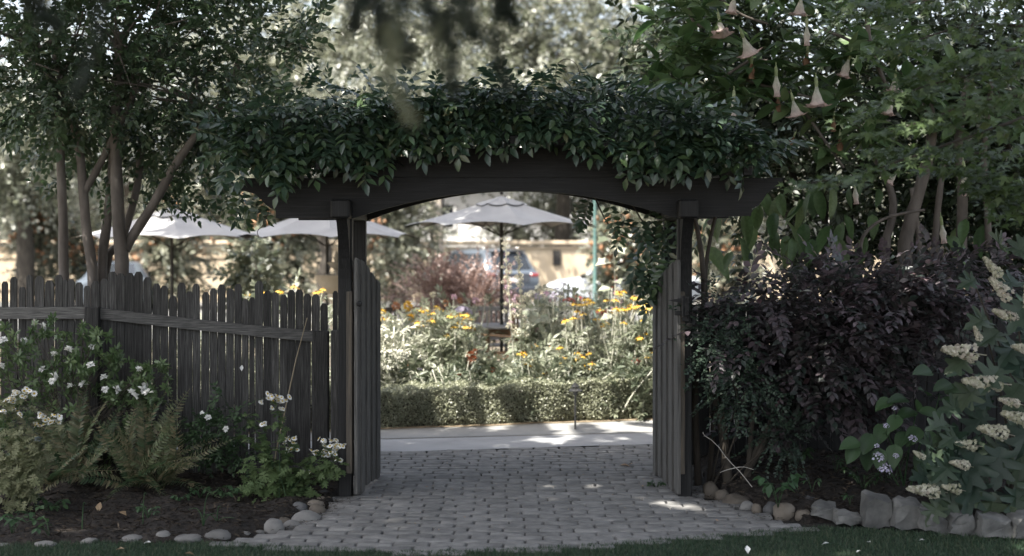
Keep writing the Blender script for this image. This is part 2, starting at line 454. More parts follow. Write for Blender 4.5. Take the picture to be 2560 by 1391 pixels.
M['myrtle'] = leaf_mat('myrtle_leaf', [c(0.0288, 0.0528, 0.0288), c(0.0456, 0.0768, 0.0408), c(0.0672, 0.1008, 0.0504), c(0.036, 0.0624, 0.036), c(0.09, 0.126, 0.06)], .34, .3, .55)
M['brug'] = leaf_mat('trumpet_leaf', [c(0.0483, 0.092, 0.0345), c(0.0713, 0.1242, 0.0483), (0.1035, 0.161, 0.0644), c(0.0575, 0.1058, 0.0403), c(0.1323, 0.1782, 0.0805)], .5, .3, .4)
M['brugflower'] = leaf_mat('trumpet_flower', [c(.40, .41, .33), c(.50, .47, .41), c(.50, .42, .385), c(.44, .32, .295)], .6, .3, .2, ov=0)
M['brugcalyx'] = leaf_mat('trumpet_calyx', [c(.22, .27, .13), c(.34, .38, .22)], .6, .3, .2)
M['brugdead'] = leaf_mat('trumpet_wilted', [c(.17, .10, .065), c(.25, .145, .09)], .7, .3, .2)
M['maple'] = leaf_mat('maple_leaf', [c(0.0328, 0.0624, 0.0203), c(0.0562, 0.092, 0.0328), c(0.0819, 0.1209, 0.0468), c(0.0429, 0.0718, 0.0265)], .5, .32, .4)
M['screen'] = leaf_mat('evergreen_leaf', [c(.012, .022, .011), c(.025, .042, .02), c(.04, .058, .026), c(.018, .03, .014)], .45, .2, .5)
M['loro'] = leaf_mat('purple_leaf', [c(.042, .037, .04), c(.105, .08, .093), c(.034, .053, .043), c(.18, .14, .162), c(.045, .066, .052), c(.10, .06, .068), c(.03, .044, .037), c(.12, .092, .106)], .42, .2, .5)
M['loro_green'] = leaf_mat('blue_green_leaf', [c(.02, .038, .026), c(.035, .058, .04), c(.05, .076, .052)], .5, .2, .4)
M['oak'] = leaf_mat('oakleaf_leaf', [c(0.0176, 0.037, 0.0246), c(0.0264, 0.0493, 0.0317), c(0.037, 0.0616, 0.0387), c(0.051, 0.0722, 0.0387)], .5, .2, .45)
M['oakflower'] = leaf_mat('panicle_floret', [c(0.3672, 0.3564, 0.2592), c(0.5184, 0.4968, 0.3996), c(0.432, 0.378, 0.324), c(0.6264, 0.6048, 0.5184), c(0.3456, 0.3456, 0.2268)], .8, .3, .15)
M['hyd'] = leaf_mat('hydrangea_leaf', [c(0.033, 0.066, 0.0275), c(0.0495, 0.0935, 0.0385), c(0.0275, 0.055, 0.0242)], .5, .22, .4)
M['lilac'] = leaf_mat('lilac_floret', [c(.48, .45, .66), c(.62, .58, .76), c(.7, .68, .8)], .7, .3, .2)
M['fever'] = leaf_mat('feverfew_leaf', [c(.05, .085, .034), c(.08, .125, .05), c(.115, .16, .07), c(.062, .10, .04)], .6, .3, .25)
M['fever_pale'] = leaf_mat('feverfew_pale_leaf', [c(.12, .135, .07), c(.18, .195, .11), c(.25, .255, .155), c(.14, .155, .085)], .6, .3, .25)
M['petal_white'] = leaf_mat('white_petal', [c(.82, .82, .83), c(.88, .88, .88), c(.85, .85, .85)], .7, .25, .2)
M['yellow_eye'] = leaf_mat('yellow_eye', [c(.55, .40, .06), c(.6, .45, .1)], .8, 0, .2)
M['azalea'] = leaf_mat('azalea_leaf', [c(0.054, 0.0984, 0.0384), c(0.084, 0.138, 0.0576), c(0.126, 0.18, 0.084), c(0.06, 0.108, 0.0456)], .38, .25, .5)
M['fern'] = leaf_mat('fern_leaf', [c(0.042, 0.077, 0.0392), c(0.084, 0.126, 0.063), c(0.154, 0.182, 0.0952), c(0.07, 0.084, 0.0448), c(0.21, 0.182, 0.112), c(0.049, 0.084, 0.042)], .5, .3, .4)
M['weed'] = leaf_mat('weed_leaf', [c(.04, .085, .04), c(.07, .125, .06), c(.05, .1, .05)], .55, .3, .3)
M['dead'] = leaf_mat('dead_leaf', [c(.25, .18, .11), c(.36, .27, .18), c(.3, .2, .14)], .8, .2, .2)
M['box'] = leaf_mat('boxwood_leaf', [c(0.168, 0.1792, 0.1176), c(0.28, 0.289, 0.196), c(0.3808, 0.3808, 0.28), c(0.1904, 0.1994, 0.1344)], .36, .22, .6)
M['bed'] = leaf_mat('perennial_leaf', [c(.12, .14, .09), c(.22, .24, .17), c(.34, .35, .27), c(.14, .16, .105), c(.44, .44, .36)], .42, .3, .55)
M['bed_dark'] = leaf_mat('dark_perennial_leaf', [c(.065, .082, .052), c(.12, .138, .09), c(.2, .21, .15)], .45, .25, .5)
M['silver'] = leaf_mat('silver_stem', [c(.38, .38, .31), c(.5, .49, .42), c(.3, .31, .23)], .7, .1, .2)
M['gold'] = leaf_mat('gold_petal', [c(.55, .32, .035), c(.64, .40, .06), c(.70, .50, .13)], .6, .25, .2)
M['brown_eye'] = leaf_mat('brown_eye', [c(.12, .06, .02), c(.2, .1, .03)], .8, 0, .2)
M['orange'] = leaf_mat('orange_petal', [c(.42, .2, .1), c(.5, .3, .18), c(.4, .18, .12)], .6, .25, .2)
M['redp'] = leaf_mat('red_petal', [c(.26, .06, .055), c(.34, .1, .08)], .6, .25, .2)
M['pink'] = leaf_mat('pink_petal', [c(.6, .42, .50), c(.7, .52, .6), c(.5, .33, .44)], .6, .3, .2)
M['mauve'] = leaf_mat('mauve_petal', [c(.33, .29, .37), c(.43, .385, .47)], .6, .3, .2)
M['cream'] = leaf_mat('cream_petal', [c(.62, .58, .45), c(.72, .68, .56)], .6, .3, .2)
M['rust'] = leaf_mat('rust_leaf', [c(.16, .05, .025), c(.26, .09, .04), c(.12, .045, .025)], .6, .25, .2)
M['barberry'] = leaf_mat('bronze_leaf', [c(.15, .095, .08), c(.25, .165, .14), c(.36, .26, .225), c(.17, .11, .09)], .42, .25, .5)
M['bgleaf'] = leaf_mat('sunlit_tree_leaf', [c(0.044, 0.0528, 0.0317), c(0.1364, 0.1496, 0.0968), c(0.2816, 0.2904, 0.22), c(0.0704, 0.081, 0.0493), c(0.44, 0.44, 0.3696)], .3, .32, .8)  # cream and dark stops put sun flecks and shaded gaps into the leaf colour
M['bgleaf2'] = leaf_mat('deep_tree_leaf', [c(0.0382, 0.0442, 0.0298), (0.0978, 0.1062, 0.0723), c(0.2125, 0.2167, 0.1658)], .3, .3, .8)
M['column'] = leaf_mat('column_shrub_leaf', [c(.045, .055, .037), c(.12, .13, .09), c(.3, .3, .23), c(.065, .075, .05)], .26, .2, .8)
M['berry'] = leaf_mat('orange_berry', [c(.34, .17, .085), c(.42, .24, .14)], .6, .15, .3)
M['conifer'] = leaf_mat('conifer_needle', [c(.013, .02, .014), c(.022, .032, .022), c(.035, .046, .032)], .5, .12, .4)
M['conifer_pale'] = leaf_mat('pale_conifer_needle', [c(.13, .145, .09), c(.2, .21, .14)], .5, .2, .4)
M['stucco'] = noise_mat('tan_stucco', [c(.40, .325, .225), c(.47, .385, .275), c(.52, .435, .325)], 1.5, .95, bump=.25, bscale=30, objvar=.03)
M['cap'] = noise_mat('wall_cap', [c(.41, .335, .24), c(.48, .395, .29)], 3, .9, bump=.2, objvar=.03)
M['siding'] = noise_mat('white_siding', [c(.66, .65, .63), c(.74, .73, .71)], 2, .8, bump=.1, objvar=.05)
M['roof'] = noise_mat('grey_shingle', [c(.12, .115, .11), c(.22, .21, .2)], 6, .9, bump=.4, objvar=.05)
M['glass'] = noise_mat('window_glass', [c(.012, .014, .016), c(.025, .028, .032)], 3, .08, bump=0, spec=.8, objvar=0)
M['carblue'] = noise_mat('grey_blue_paint', [c(0.1152, 0.1368, 0.162), c(0.1296, 0.1512, 0.1764)], 2, .28, bump=0, spec=.6, metal=.35, objvar=0)
M['cardark'] = noise_mat('dark_car_paint', [c(.035, .04, .05), c(.05, .055, .065)], 2, .28, bump=0, spec=.6, metal=.3, objvar=0)
M['carwhite'] = noise_mat('white_car_paint', [c(0.357, 0.3825, 0.4165), c(0.3995, 0.4165, 0.442)], 2, .3, bump=0, spec=.6, objvar=0)
M['rubber'] = noise_mat('black_rubber', [c(.012, .012, .012), c(.022, .022, .022)], 10, .7, bump=.1)
M['chrome'] = noise_mat('chrome', [c(.5, .5, .5), c(.6, .6, .6)], 5, .25, bump=0, metal=1)
M['taillight'] = noise_mat('red_lens', [c(.16, .015, .015), c(.22, .025, .022)], 5, .2, bump=0, spec=.7, objvar=0)
M['canvas'] = noise_mat('grey_canvas', [c(.255, .25, .245), c(.29, .284, .278), c(.315, .308, .298)], 2.5, .85, bump=.12, bscale=200, objvar=.05)
M['canvas_dark'] = noise_mat('dark_hem_and_shadow', [c(.10, .105, .12), c(.14, .145, .16)], 5, .85, bump=0)  # for the vent hems and the shadow stroke drawn on the middle parasol
M['pole'] = noise_mat('dark_pole', [c(.02, .019, .018), c(.04, .037, .034)], 10, .5, bump=.05, metal=.3)
M['green_metal'] = noise_mat('green_metal', [c(.07, .13, .12), c(.10, .17, .155)], 5, .5, bump=.05)
M['teak'] = noise_mat('weathered_teak', [c(.14, .09, .055), c(.24, .155, .09), c(.3, .2, .13)], 6, .75, (1, 6, 6), .2)
M['teak_grey'] = noise_mat('grey_teak', [c(.17, .165, .16), c(.27, .26, .255)], 6, .75, (1, 6, 6), .2)
M['teak_dark'] = noise_mat('dark_chair_wood', [c(.045, .04, .036), c(.08, .072, .065)], 6, .7, (1, 6, 6), .2)
M['caststone'] = noise_mat('cast_stone', [c(.33, .29, .23), c(.45, .4, .33)], 6, .9, bump=.3)
M['lampmetal'] = noise_mat('grey_lamp_metal', [c(.09, .09, .085), c(.14, .135, .125)], 12, .6, bump=.1, metal=.2)
M['lampgreen'] = noise_mat('slate_green_metal', [c(.055, .07, .066), c(.085, .10, .095)], 12, .45, bump=.1, metal=.2)
M['bamboo'] = noise_mat('bamboo', [c(.22, .18, .12), c(.32, .27, .19)], 9, .7, (3, 3, .6), .2)
M['twigm'] = noise_mat('grey_twig', [c(.30, .28, .25), c(.42, .4, .36)], 20, .85, bump=.2)

# ------------------------------------------------------------------ the setting: ground, lawn, paving, beds
def sheet(name, V, F, mat, kind='structure'):
    mb = MB(); mb.add(V, F); o = mb.build(name, mat); o['kind'] = kind; return o
def terrain(x, y):
    return -0.03 - 0.29 * np.clip((np.asarray(y) - 22) / 5.0, 0, 1)
ys = [-60, 3, 22, 23, 24, 25, 26, 27, 60, 320]
xs = [-220, -40, 0, 40, 220]
V = [(x, y, float(terrain(x, y))) for y in ys for x in xs]
F = [(j * 5 + i, j * 5 + i + 1, (j + 1) * 5 + i + 1, (j + 1) * 5 + i) for j in range(len(ys) - 1) for i in range(4)]
sheet('ground', V, F, M['ground'])
sheet('parking_lot', [(-60, 28, -.312), (60, 28, -.312), (60, 45.9, -.312), (-60, 45.9, -.312)], [(0, 1, 2, 3)], M['asphalt'])

edge_px = [(-500, 1380), (0, 1366), (250, 1361), (540, 1362), (760, 1374), (1000, 1386), (1280, 1380), (1500, 1368), (1700, 1352), (1900, 1334), (2060, 1322), (2200, 1328), (2350, 1340), (2560, 1352), (3000, 1372)]
edge = np.array([G(*p)[:2] for p in edge_px])
edge_y = lambda x: np.interp(x, edge[:, 0], edge[:, 1])
LB = np.array([(G(545, 1355)[1], G(545, 1355)[0]), (G(690, 1327)[1], G(690, 1327)[0]), (G(775, 1300)[1], G(775, 1300)[0]), (G(828, 1264)[1], G(828, 1264)[0]), (9.26, -1.18), (10.3, -1.2), (12, -1.25)])
RB = np.array([(G(2065, 1323)[1], G(2065, 1323)[0]), (G(1965, 1303)[1], G(1965, 1303)[0]), (G(1850, 1270)[1], G(1850, 1270)[0]), (9.40, 1.30), (10.3, 1.32), (12, 1.36)])
xl = lambda y: np.interp(y, LB[:, 0], LB[:, 1]); xr = lambda y: np.interp(y, RB[:, 0], RB[:, 1])
far_y = lambda x: 11.26 + (np.asarray(x) + 1.1) * .2
band_y = lambda x: 12.02 + (np.asarray(x) + 1.1) * .17
hedge_y = lambda x: 12.62 + (np.asarray(x) + 1.23) * .27

gx = np.linspace(-6, 6, 70); V = []
for x in gx: V += [(x, 1.5, .004), (x, float(edge_y(x)), .004)]
lawn = sheet('lawn', V, [(2 * i, 2 * i + 2, 2 * i + 3, 2 * i + 1) for i in range(len(gx) - 1)], M['lawn'])
sheet('paving_bed', [(-3.2, 7.4, -.016), (3.2, 7.4, -.016), (1.5, 12, -.016), (-1.5, 12, -.016)], [(0, 1, 2, 3)], M['sand'])
def band(name, y0, y1, z, mat, x0=-7, x1=7):
    g_ = np.linspace(x0, x1, 30); V = []
    for x in g_: V += [(x, float(y0(x)), z), (x, float(y1(x)), z)]
    return sheet(name, V, [(2 * i, 2 * i + 2, 2 * i + 3, 2 * i + 1) for i in range(len(g_) - 1)], mat)
band('pale_concrete_band', lambda x: far_y(x) + .012 + .008 * math.sin(9 * x), band_y, .004, M['concrete2'])
band('concrete_path', band_y, lambda x: hedge_y(x) + .05, .009, M['concrete'])

band('hedge_soil', lambda x: hedge_y(x) - .07 + .03 * math.sin(5 * x) + .02 * math.sin(13 * x), lambda x: hedge_y(x) + .9, .014, M['drysoil'])

# mulch beds
def mulch(x, y, side):
    x = np.asarray(x, float); y = np.asarray(y, float)
    dx = (xl(y) - x) if side < 0 else (x - xr(y))
    de = y - edge_y(x)
    d = np.minimum(dx - (.02 if side < 0 else .10), de - .02 - (0 if side < 0 else .26) * np.clip((x - 1.5) / .4, 0, 1))
    h = np.clip(d / .18, -1, 1)
    base = .035 if side < 0 else .06
    z = base * h + .02 * np.sin(5.1 * x + 1.3) * np.sin(4.3 * y) * (h > 0) + .012 * np.sin(17 * x + 3 * y) * (h > 0) + .009 * np.sin(23 * y - 9 * x)
    z = np.where(d < 0, -.06, z)
    return z + (np.clip(de, 0, 1.5) * .035 if side > 0 else 0) * (d > 0)
for side, x0, x1 in ((-1, -6.0, -.9), (1, 1.0, 6.0)):
    ax = np.arange(x0, x1, .055); ay = np.arange(7.6, 11.25, .055)
    X, Y = np.meshgrid(ax, ay); Z = mulch(X, Y, side); n = len(ax)
    V = np.stack([X.ravel(), Y.ravel(), Z.ravel()], 1)
    F = [(j * n + i, j * n + i + 1, (j + 1) * n + i + 1, (j + 1) * n + i) for j in range(len(ay) - 1) for i in range(n - 1)]
    mb = MB(); mb.add(V, F); o = mb.build('mulch_bed', M['soil'], smooth=180); o['kind'] = 'structure'
    mb = MB(); g = np.random.default_rng(31 + side)
    k = 9000
    px_ = g.uniform(max(x0, -4.2), min(x1, 4.2), k); py_ = g.uniform(7.8, 10.6, k) if side < 0 else g.uniform(8.1, 10.6, k)
    zz = mulch(px_, py_, side); ok = zz > 0
    P = np.stack([px_, py_, zz + .006], 1)[ok]
    d = g.normal(0, 1, (len(P), 3)) * [1, 1, .25]
    mb.inst(leaf2(.22, .3), frames(d, None, .4), P, g.uniform(.02, .06, len(P)), rnd=g.random(len(P)))
    o = mb.build('bark_mulch', M['chip']); o['kind'] = 'stuff'

# grass blades of the lawn
g = np.random.default_rng(5)
k = 120000
gx_ = g.uniform(-3.6, 3.7, k); gy_ = g.uniform(6.9, 8.55, k)
keep = gy_ < edge_y(gx_) + .03 * np.sin(31 * gx_) * g.random(k) + .015
P = np.stack([gx_, gy_, np.full(k, .004)], 1)[keep]
d = g.normal(0, .45, (len(P), 3)); d[:, 2] = 1
mb = MB(); mb.inst(tm([(-.09, 0, 0), (.09, 0, 0), (0, 1, .12)], np.array([(0, 1, 2)])), frames(d, g.normal(0, 1, (len(P), 3))), P, g.uniform(.015, .034, len(P)), rnd=g.random(len(P)))
o = mb.build('grass', M['grass']); o['kind'] = 'stuff'

# brick pavers
def brick_mesh(seed, L=.201, D=.0925, H=.055, half=False):
    g = np.random.default_rng(seed); L = L * (.5 if half else 1)
    rings = []
    for z, ins, rad in ((0, 0, .009), (H - .008, .0, .011), (H - .0025, .0025, .012), (H, .007, .012)):
        hx, hy = L / 2 - ins, D / 2 - ins; r_ = max(rad - ins * .4, .006)
        ring = [(hx - r_, -hy), (hx, -hy + r_), (hx, hy - r_), (hx - r_, hy), (-hx + r_, hy), (-hx, hy - r_), (-hx, -hy + r_), (-hx + r_, -hy)]
        rings.append([(x + g.normal(0, .0014), y + g.normal(0, .0014), z + (g.normal(0, .0009) if z > .01 else 0)) for x, y in ring])
    V = [p for r_ in rings for p in r_]; F = []
    for i in range(3):
        for j in range(8):
            a, b = i * 8 + j, i * 8 + (j + 1) % 8
            F.append((a, b, b + 8, a + 8))
    F.append(tuple(24 + j for j in range(8)))
    mb = MB(); mb.add(V, F); return mb
brick_mbs = [brick_mesh(100 + i) for i in range(7)] + [brick_mesh(120, half=True), brick_mesh(121, half=True)]
brick_mes = [b.mesh('brick', M['brick'], smooth=40) for b in brick_mbs]
slots = []
g = np.random.default_rng(12)
y = 7.62; row = 0
while y < 12.0:
    x = -3.0 + (row % 2) * .106 + g.normal(0, .014)
    while x < 3.0:
        hf = False
        L = .2115
        cx = x + L / 2; wy = y + .035 * math.sin(1.3 * cx + .5 * y) + .012 * math.sin(4.1 * cx + 2 * y) + .015 * max(0, -cx - .3) * (y - 8.5)
        if xl(wy) + .03 < cx < xr(wy) - .03 and edge_y(cx) - .05 < wy < far_y(cx) - .035:
            slots.append((cx, wy, hf, g.normal(0, .008) + .040 * math.cos(1.3 * cx + .5 * y) + .045 * math.cos(4.1 * cx + 2 * y), g.normal(0, .0009), g.normal(0, .004), g.normal(0, .003)))
        x += L + g.normal(0, .0012)
    y += .1065; row += 1
slots.sort(key=lambda s_: s_[1])
paving = bpy.data.objects.new('brick_path', None); COL.objects.link(paving); paving.location = (0, 9.5, 0); paving['kind'] = 'structure'
rest = MB()
for i, (x, y_, hf, a, dz, t1, t2) in enumerate(slots):
    R = rotz(a) @ rotx(t1) @ roty(t2)
    k = int(g.integers(7, 9) if hf else g.integers(0, 7))
    if i < 300: place('brick', brick_mes[k], paving, (x, y_, -.042 + dz), R)
    else:
        V, F, R_, M_ = brick_mbs[k].arrays(); rest.add(V @ R.T + np.array([x, y_, -.042 + dz]), F)
rest.build('distant_bricks', M['brick'], paving, smooth=40)['kind'] = 'stuff'

g = np.random.default_rng(15); k = 170
lx_ = g.uniform(-1.9, 2.0, k); ly_ = g.uniform(7.9, 11.2, k); ok = (lx_ > xl(ly_)) & (lx_ < xr(ly_)) & (ly_ > edge_y(lx_) + .05)
P = np.stack([lx_, ly_, np.full(k, .019)], 1)[ok]; d = g.normal(0, 1, (len(P), 3)) * [1, 1, .15]
mb = MB(); mb.inst(leaf4(.4, .2, .3), frames(d, None, .3), P, g.uniform(.008, .026, len(P)), rnd=g.random(len(P)))
o = mb.build('leaf_litter', M['dead']); o['kind'] = 'stuff'
# moss and needles along the path edges
k = 900; ly_ = g.uniform(8.2, 9.6, k); sd = g.random(k) < .5; lx_ = np.where(sd, xl(ly_) + np.abs(g.normal(0, .06, k)), xr(ly_) - np.abs(g.normal(0, .09, k)))
P = np.stack([lx_, ly_, np.full(k, .014)], 1); d = g.normal(0, 1, (k, 3)) * [1, 1, .2]
mb = MB(); mb.inst(leaf2(.16, .2), frames(d, None, .4), P, g.uniform(.012, .035, k), rnd=g.random(k)); o = mb.build('needle_litter', M['chip']); o['kind'] = 'stuff'

# ------------------------------------------------------------------ arbor
AY = 9.25
ax_ = lambda px, Y=AY: (px - 1280) / FPX * Y
az_ = lambda py, Y=AY: CZ - (py - 600) / FPX * Y
arbor = thing('garden_arbor', 'black stained timber arbor with a low arched beam over the open double gate', 'arbor', (0, 9.3, 0))
xc, hw = ax_(1288), ax_(1690) - ax_(1288)
def arch(x, z0, H): return z0 + H * max(0.0, 1 - ((x - xc) / hw) ** 2)
def beam(y0, y1, seam, H):
    px_b = [(606, 476), (618, 480), (640, 486), (655, 500), (668, 514), (680, 522), (691, 525), (692.5, 546)]
    px_e = [(1876, 540), (1878, 522), (1895, 514), (1906, 500), (1914, 486), (1930, 474), (1955, 466)]
    xs_ = [ax_(p[0]) for p in px_b]; zb = [az_(p[1]) for p in px_b]
    for px in np.linspace(884, 1692, 41):
        xs_.append(ax_(px)); zb.append(arch(ax_(px), az_(546), H))
    xs_ += [ax_(p[0]) for p in px_e]; zb += [az_(p[1]) for p in px_e]
    zt = [az_(446)] * len(xs_)
    lo = MB(); lo.strip(xs_, zb, zt, y0, y1); lo.build('arched_beam', M['arbor'], arbor)
    ux = np.linspace(ax_(800), ax_(1780), 40); u = MB()
    u.strip(ux, [az_(446) + .003] * 40, [az_(442) + .004 + .19 * max(0, 1 - ((x - xc) / (ax_(1790) - xc)) ** 2) for x in ux], y0 + .006, y1 - .004)
    u.build('upper_beam_board', M['arbor'], arbor)
beam(AY - .03, AY + .035, 0, az_(478) - az_(546))
beam(10.18, 10.235, 0, az_(478) - az_(546) + .03)
PXL, PXR = ax_(864, 9.33), ax_(1711, 9.33)
for X in (PXL, PXR):
    for Y in (9.335, 10.2):
        mb = MB(); mb.bbox((X, Y, .95), (.094, .094, 1.9), .006); mb.build('post', M['post'], arbor)
    mb = MB(); mb.bbox((X - .004, 9.78, 1.955), (.128, 1.46, .128), .014); mb.build('cross_beam', M['post'], arbor)
    t = np.linspace(0, 1, 8)
    yo = 9.287 - .18 * (t ** 2.2); zo = 1.42 + .47 * t
    mb = MB()
    Vb = [(X - .036, y_, z_) for y_, z_ in zip(yo, zo)] + [(X - .036, 9.289, z_) for z_ in zo]
    Vb += [(X + .036, v[1], v[2]) for v in Vb]
    Fb = []
    for i in range(7):
        Fb += [(i, i + 1, 16 + i + 1, 16 + i), (i + 1, i, 8 + i, 9 + i), (16 + i, 17 + i, 25 + i, 24 + i)]
    Fb += [(7, 15, 31, 23)]
    mb.add(Vb, Fb); mb.build('knee_brace', M['post'], arbor)
for px in (700, 815, 930, 1045, 1165, 1285, 1396, 1510, 1625, 1740, 1850):
    x = ax_(px)
    zt = az_(442) + .004 + .19 * max(0, 1 - ((x - xc) / (ax_(1790) - xc)) ** 2) if 800 < px < 1780 else az_(446)
    mb = MB(); mb.bbox((x, 9.74, zt + .032), (.058, 1.62, .058), .005); mb.build('rafter', M['arbor'], arbor)

# ------------------------------------------------------------------ gates
def gate(name_lbl, A, B, ztop, side):
    A = np.array([*A, 0.0]); B = np.array([*B, 0.0]); d = nrm(B - A); L = np.linalg.norm(B - A); nn = np.array([-d[1], d[0], 0])
    root = thing('gate', name_lbl, 'gate', A)
    R = np.stack([nn, d, [0, 0, 1]], 1); n = len(ztop)
    inner = -side   # boards on the side that faces the opening
    for i, zt in enumerate(ztop):
        w = L / n; yc = (i + .5) * w
        off = inner * nn * (.012 + (.014 if i % 2 else 0)) * (1 if side < 0 else -1) * -1
        mb = MB()
        z0 = .03 + rng.uniform(-.012, .02); zn = ztop[i + 1] if i + 1 < n else zt - .01
        hw_, ht = w / 2 + .004, .0105
        ring = []
        Vb = []
        for zz in ((z0, z0), (zt - .02, zn - .012), (zt, zn)):
            ch = .006 if zz[0] == zt else 0
            for sx, sy in ((-1, -1), (1, -1), (1, 1), (-1, 1)):
                Vb.append((sx * (ht - ch), sy * hw_, zz[0] if sy < 0 else zz[1]))
        Fb = [(3, 2, 1, 0), (8, 9, 10, 11)] + [(a * 4 + j, a * 4 + (j + 1) % 4, a * 4 + 4 + (j + 1) % 4, a * 4 + 4 + j) for a in (0, 1) for j in range(4)]
        Vb = np.array(Vb) @ R.T + A + d * yc + off
        mb.add(Vb, Fb); mb.build('board', M['gatewood'], root)
    for yc, z0, z1 in ((.03, .17, 1.40), (L - .05, .17, 1.3)):
        mb = MB(); mb.bbox(A + d * yc + nn * side * .035 * (1 if side < 0 else 1) * (1) + [0, 0, (z0 + z1) / 2], (.04, .055, z1 - z0), .004, R=R); mb.build('stile', M['stile'] if yc < .1 else M['gatewood'], root)
    for zc in (.32, 1.22):
        mb = MB(); mb.bbox(A + d * (L / 2) + nn * side * .036 + [0, 0, zc], (.036, L - .14, .085), .004, R=R); mb.build('rail', M['gatewood'], root)
    return root, R, d, nn
zl = [1.63, 1.615, 1.60, 1.578, 1.55, 1.52, 1.49, 1.465, 1.445]
gl, Rg, dg, ng = gate('left open gate leaf of weathered boards with a brown end stile', (-1.066, 9.265), (-.992, 10.12), zl, 1)
o_ = np.array([-1.068, 9.42, 0])
lt = MB(); lt.lathe([(.002, 0), (.018, .001), (.02, .006), (.012, .012), (.012, .02), (.016, .022), (.014, .03), (.002, .032)], 12)
V, F, R_, M_ = lt.arrays(); mb = MB(); mb.add(V @ rotx(PI / 2).T + np.array([-1.03, 9.25, W(0, 760, 9.25)[2]]), F); mb.build('latch', M['iron'], gl, smooth=30)
zr_ = [1.615, 1.61, 1.598, 1.578, 1.55, 1.525, 1.50, 1.48, 1.46]
gr, Rg, dg, ng = gate('right open gate leaf of grey boards with a black iron hinge', (1.112, 9.235), (1.04, 10.15), zr_, -1)
hz = W(0, 770, 9.33)[2]
mb = MB()
mb.bbox((1.165, 9.205, hz), (.05, .012, .17), .003)
mb.add([(1.05, 9.21, hz + .055), (1.15, 9.19, hz + .035), (1.15, 9.19, hz + .075), (1.05, 9.222, hz + .055), (1.15, 9.202, hz + .035), (1.15, 9.202, hz + .075)], [(0, 1, 2), (5, 4, 3), (0, 3, 4, 1), (1, 4, 5, 2), (2, 5, 3, 0)])
mb.tube([(1.145, 9.198, hz - .05), (1.145, 9.198, hz + .085)], .011, 8)
for zz in (-.06, -.02, .03, .07): mb.lathe([(.007, -.004), (.007, .003), (.002, .006)], 8, (1.178, 9.196, hz + zz))
mb.bbox((1.115, 9.21, hz - .03), (.05, .012, .028), .003)
mb.build('hinge', M['iron'], gr)

# ------------------------------------------------------------------ left picket fence
FY = 10.12
fence = thing('picket_fence', 'weathered dark picket fence with uneven dog-eared tops beside the flower bed', 'fence', (-2.2, FY, 0))
pk = []
z4 = [(13, 75, 180), (103, 172, 135), (190, 255, 238), (270, 330, 115), (357, 445, 125), (462, 552, 168), (563, 637, 113), (640, 688, 160), (690, 755, 158), (770, 842, 190), (855, 918, 225), (930, 1015, 178), (1030, 1105, 150), (1108, 1190, 80), (1190, 1275, 97), (1280, 1368, 92), (1372, 1455, 80), (1465, 1545, 138), (1562, 1635, 202), (1640, 1715, 222), (1730, 1808, 330), (1815, 1897, 192), (1900, 1970, 282), (1968, 2040, 205)]
pk += [(a / 4.092, b / 4.092, 660 + t / 4.092) for a, b, t in z4]
z1 = [(935, 968, 168), (972, 1003, 150), (1008, 1042, 132), (1048, 1082, 152), (1085, 1118, 130), (1120, 1152, 200), (1154, 1180, 192), (1180, 1218, 117), (1220, 1255, 162), (1258, 1290, 168), (1297, 1328, 180), (1331, 1365, 158), (1368, 1402, 155), (1405, 1440, 175), (1443, 1480, 178), (1483, 1517, 220), (1540, 1563, 163)]
pk += [(a / 1.852, b / 1.852, 640 + t / 1.852) for a, b, t in z1]
for a in range(-24, 0): pk.append((a * 22.0 + 2, a * 22.0 + 21.5, 690 + rng.uniform(-8, 18)))
pk.sort()
for i, (a, b, t) in enumerate(pk):
    x0, x1 = W(a, 0, FY)[0], W(b, 0, FY)[0]; zt = W(0, t, FY)[2]; w = x1 - x0; xm = (x0 + x1) / 2
    pl = (pk[i - 1][1] + a) / 2 if i and a - pk[i - 1][1] < 8 else a
    pr = (b + pk[i + 1][0]) / 2 if i + 1 < len(pk) and pk[i + 1][0] - b < 8 else b
    gp = (.0045 if rng.random() < .4 else .0012)
    bl0, br0 = W(pl, 0, FY)[0] + .0012 - xm, W(pr, 0, FY)[0] - gp - xm
    y0 = rng.normal(0, .003); ch = w * .27; dz = min(.030, w * .46)
    lean = rng.normal(0, .003)
    rows = [(.02, bl0 + lean, br0 + lean), (zt - .42, bl0, br0), (zt - .16, -w / 2, w / 2), (zt - dz, -w / 2, w / 2), (zt - dz * .5, -w / 2 + ch * .5, w / 2 - ch * .5), (zt, -w / 2 + ch, w / 2 - ch)]
    Vb = []
    for zz, xa, xb in rows:
        Vb += [(xa, 0, zz), (xb, 0, zz), (xb, .017, zz), (xa, .017, zz)]
    Fb = [(3, 2, 1, 0), (20, 21, 22, 23)] + [(k * 4 + j, k * 4 + (j + 1) % 4, k * 4 + 4 + (j + 1) % 4, k * 4 + 4 + j) for k in range(5) for j in range(4)]
    mb = MB(); mb.add(Vb, Fb)
    o = mb.build('picket', M['fence'], None); o.parent = fence; o.location = Vector((xm, FY + y0, 0)) - fence.location
def railp(x0, y0t, x1, y1t, h, name='rail'):
    A = W(x0, y0t, FY - .03); B = W(x1, y1t, FY - .03)
    k = 9; xs_ = np.linspace(A[0], B[0], k); sag = [-.006 * math.sin(PI * i / (k - 1)) for i in range(k)]
    zt = [A[2] + (B[2] - A[2]) * i / (k - 1) + sag[i] for i in range(k)]
    mb = MB(); mb.strip(xs_, [z_ - h for z_ in zt], zt, FY - .045, FY - .004); return mb.build(name, M['rail'], fence)
railp(-520, 764, 213, 768, .086); railp(249, 771, 783, 828, .078)
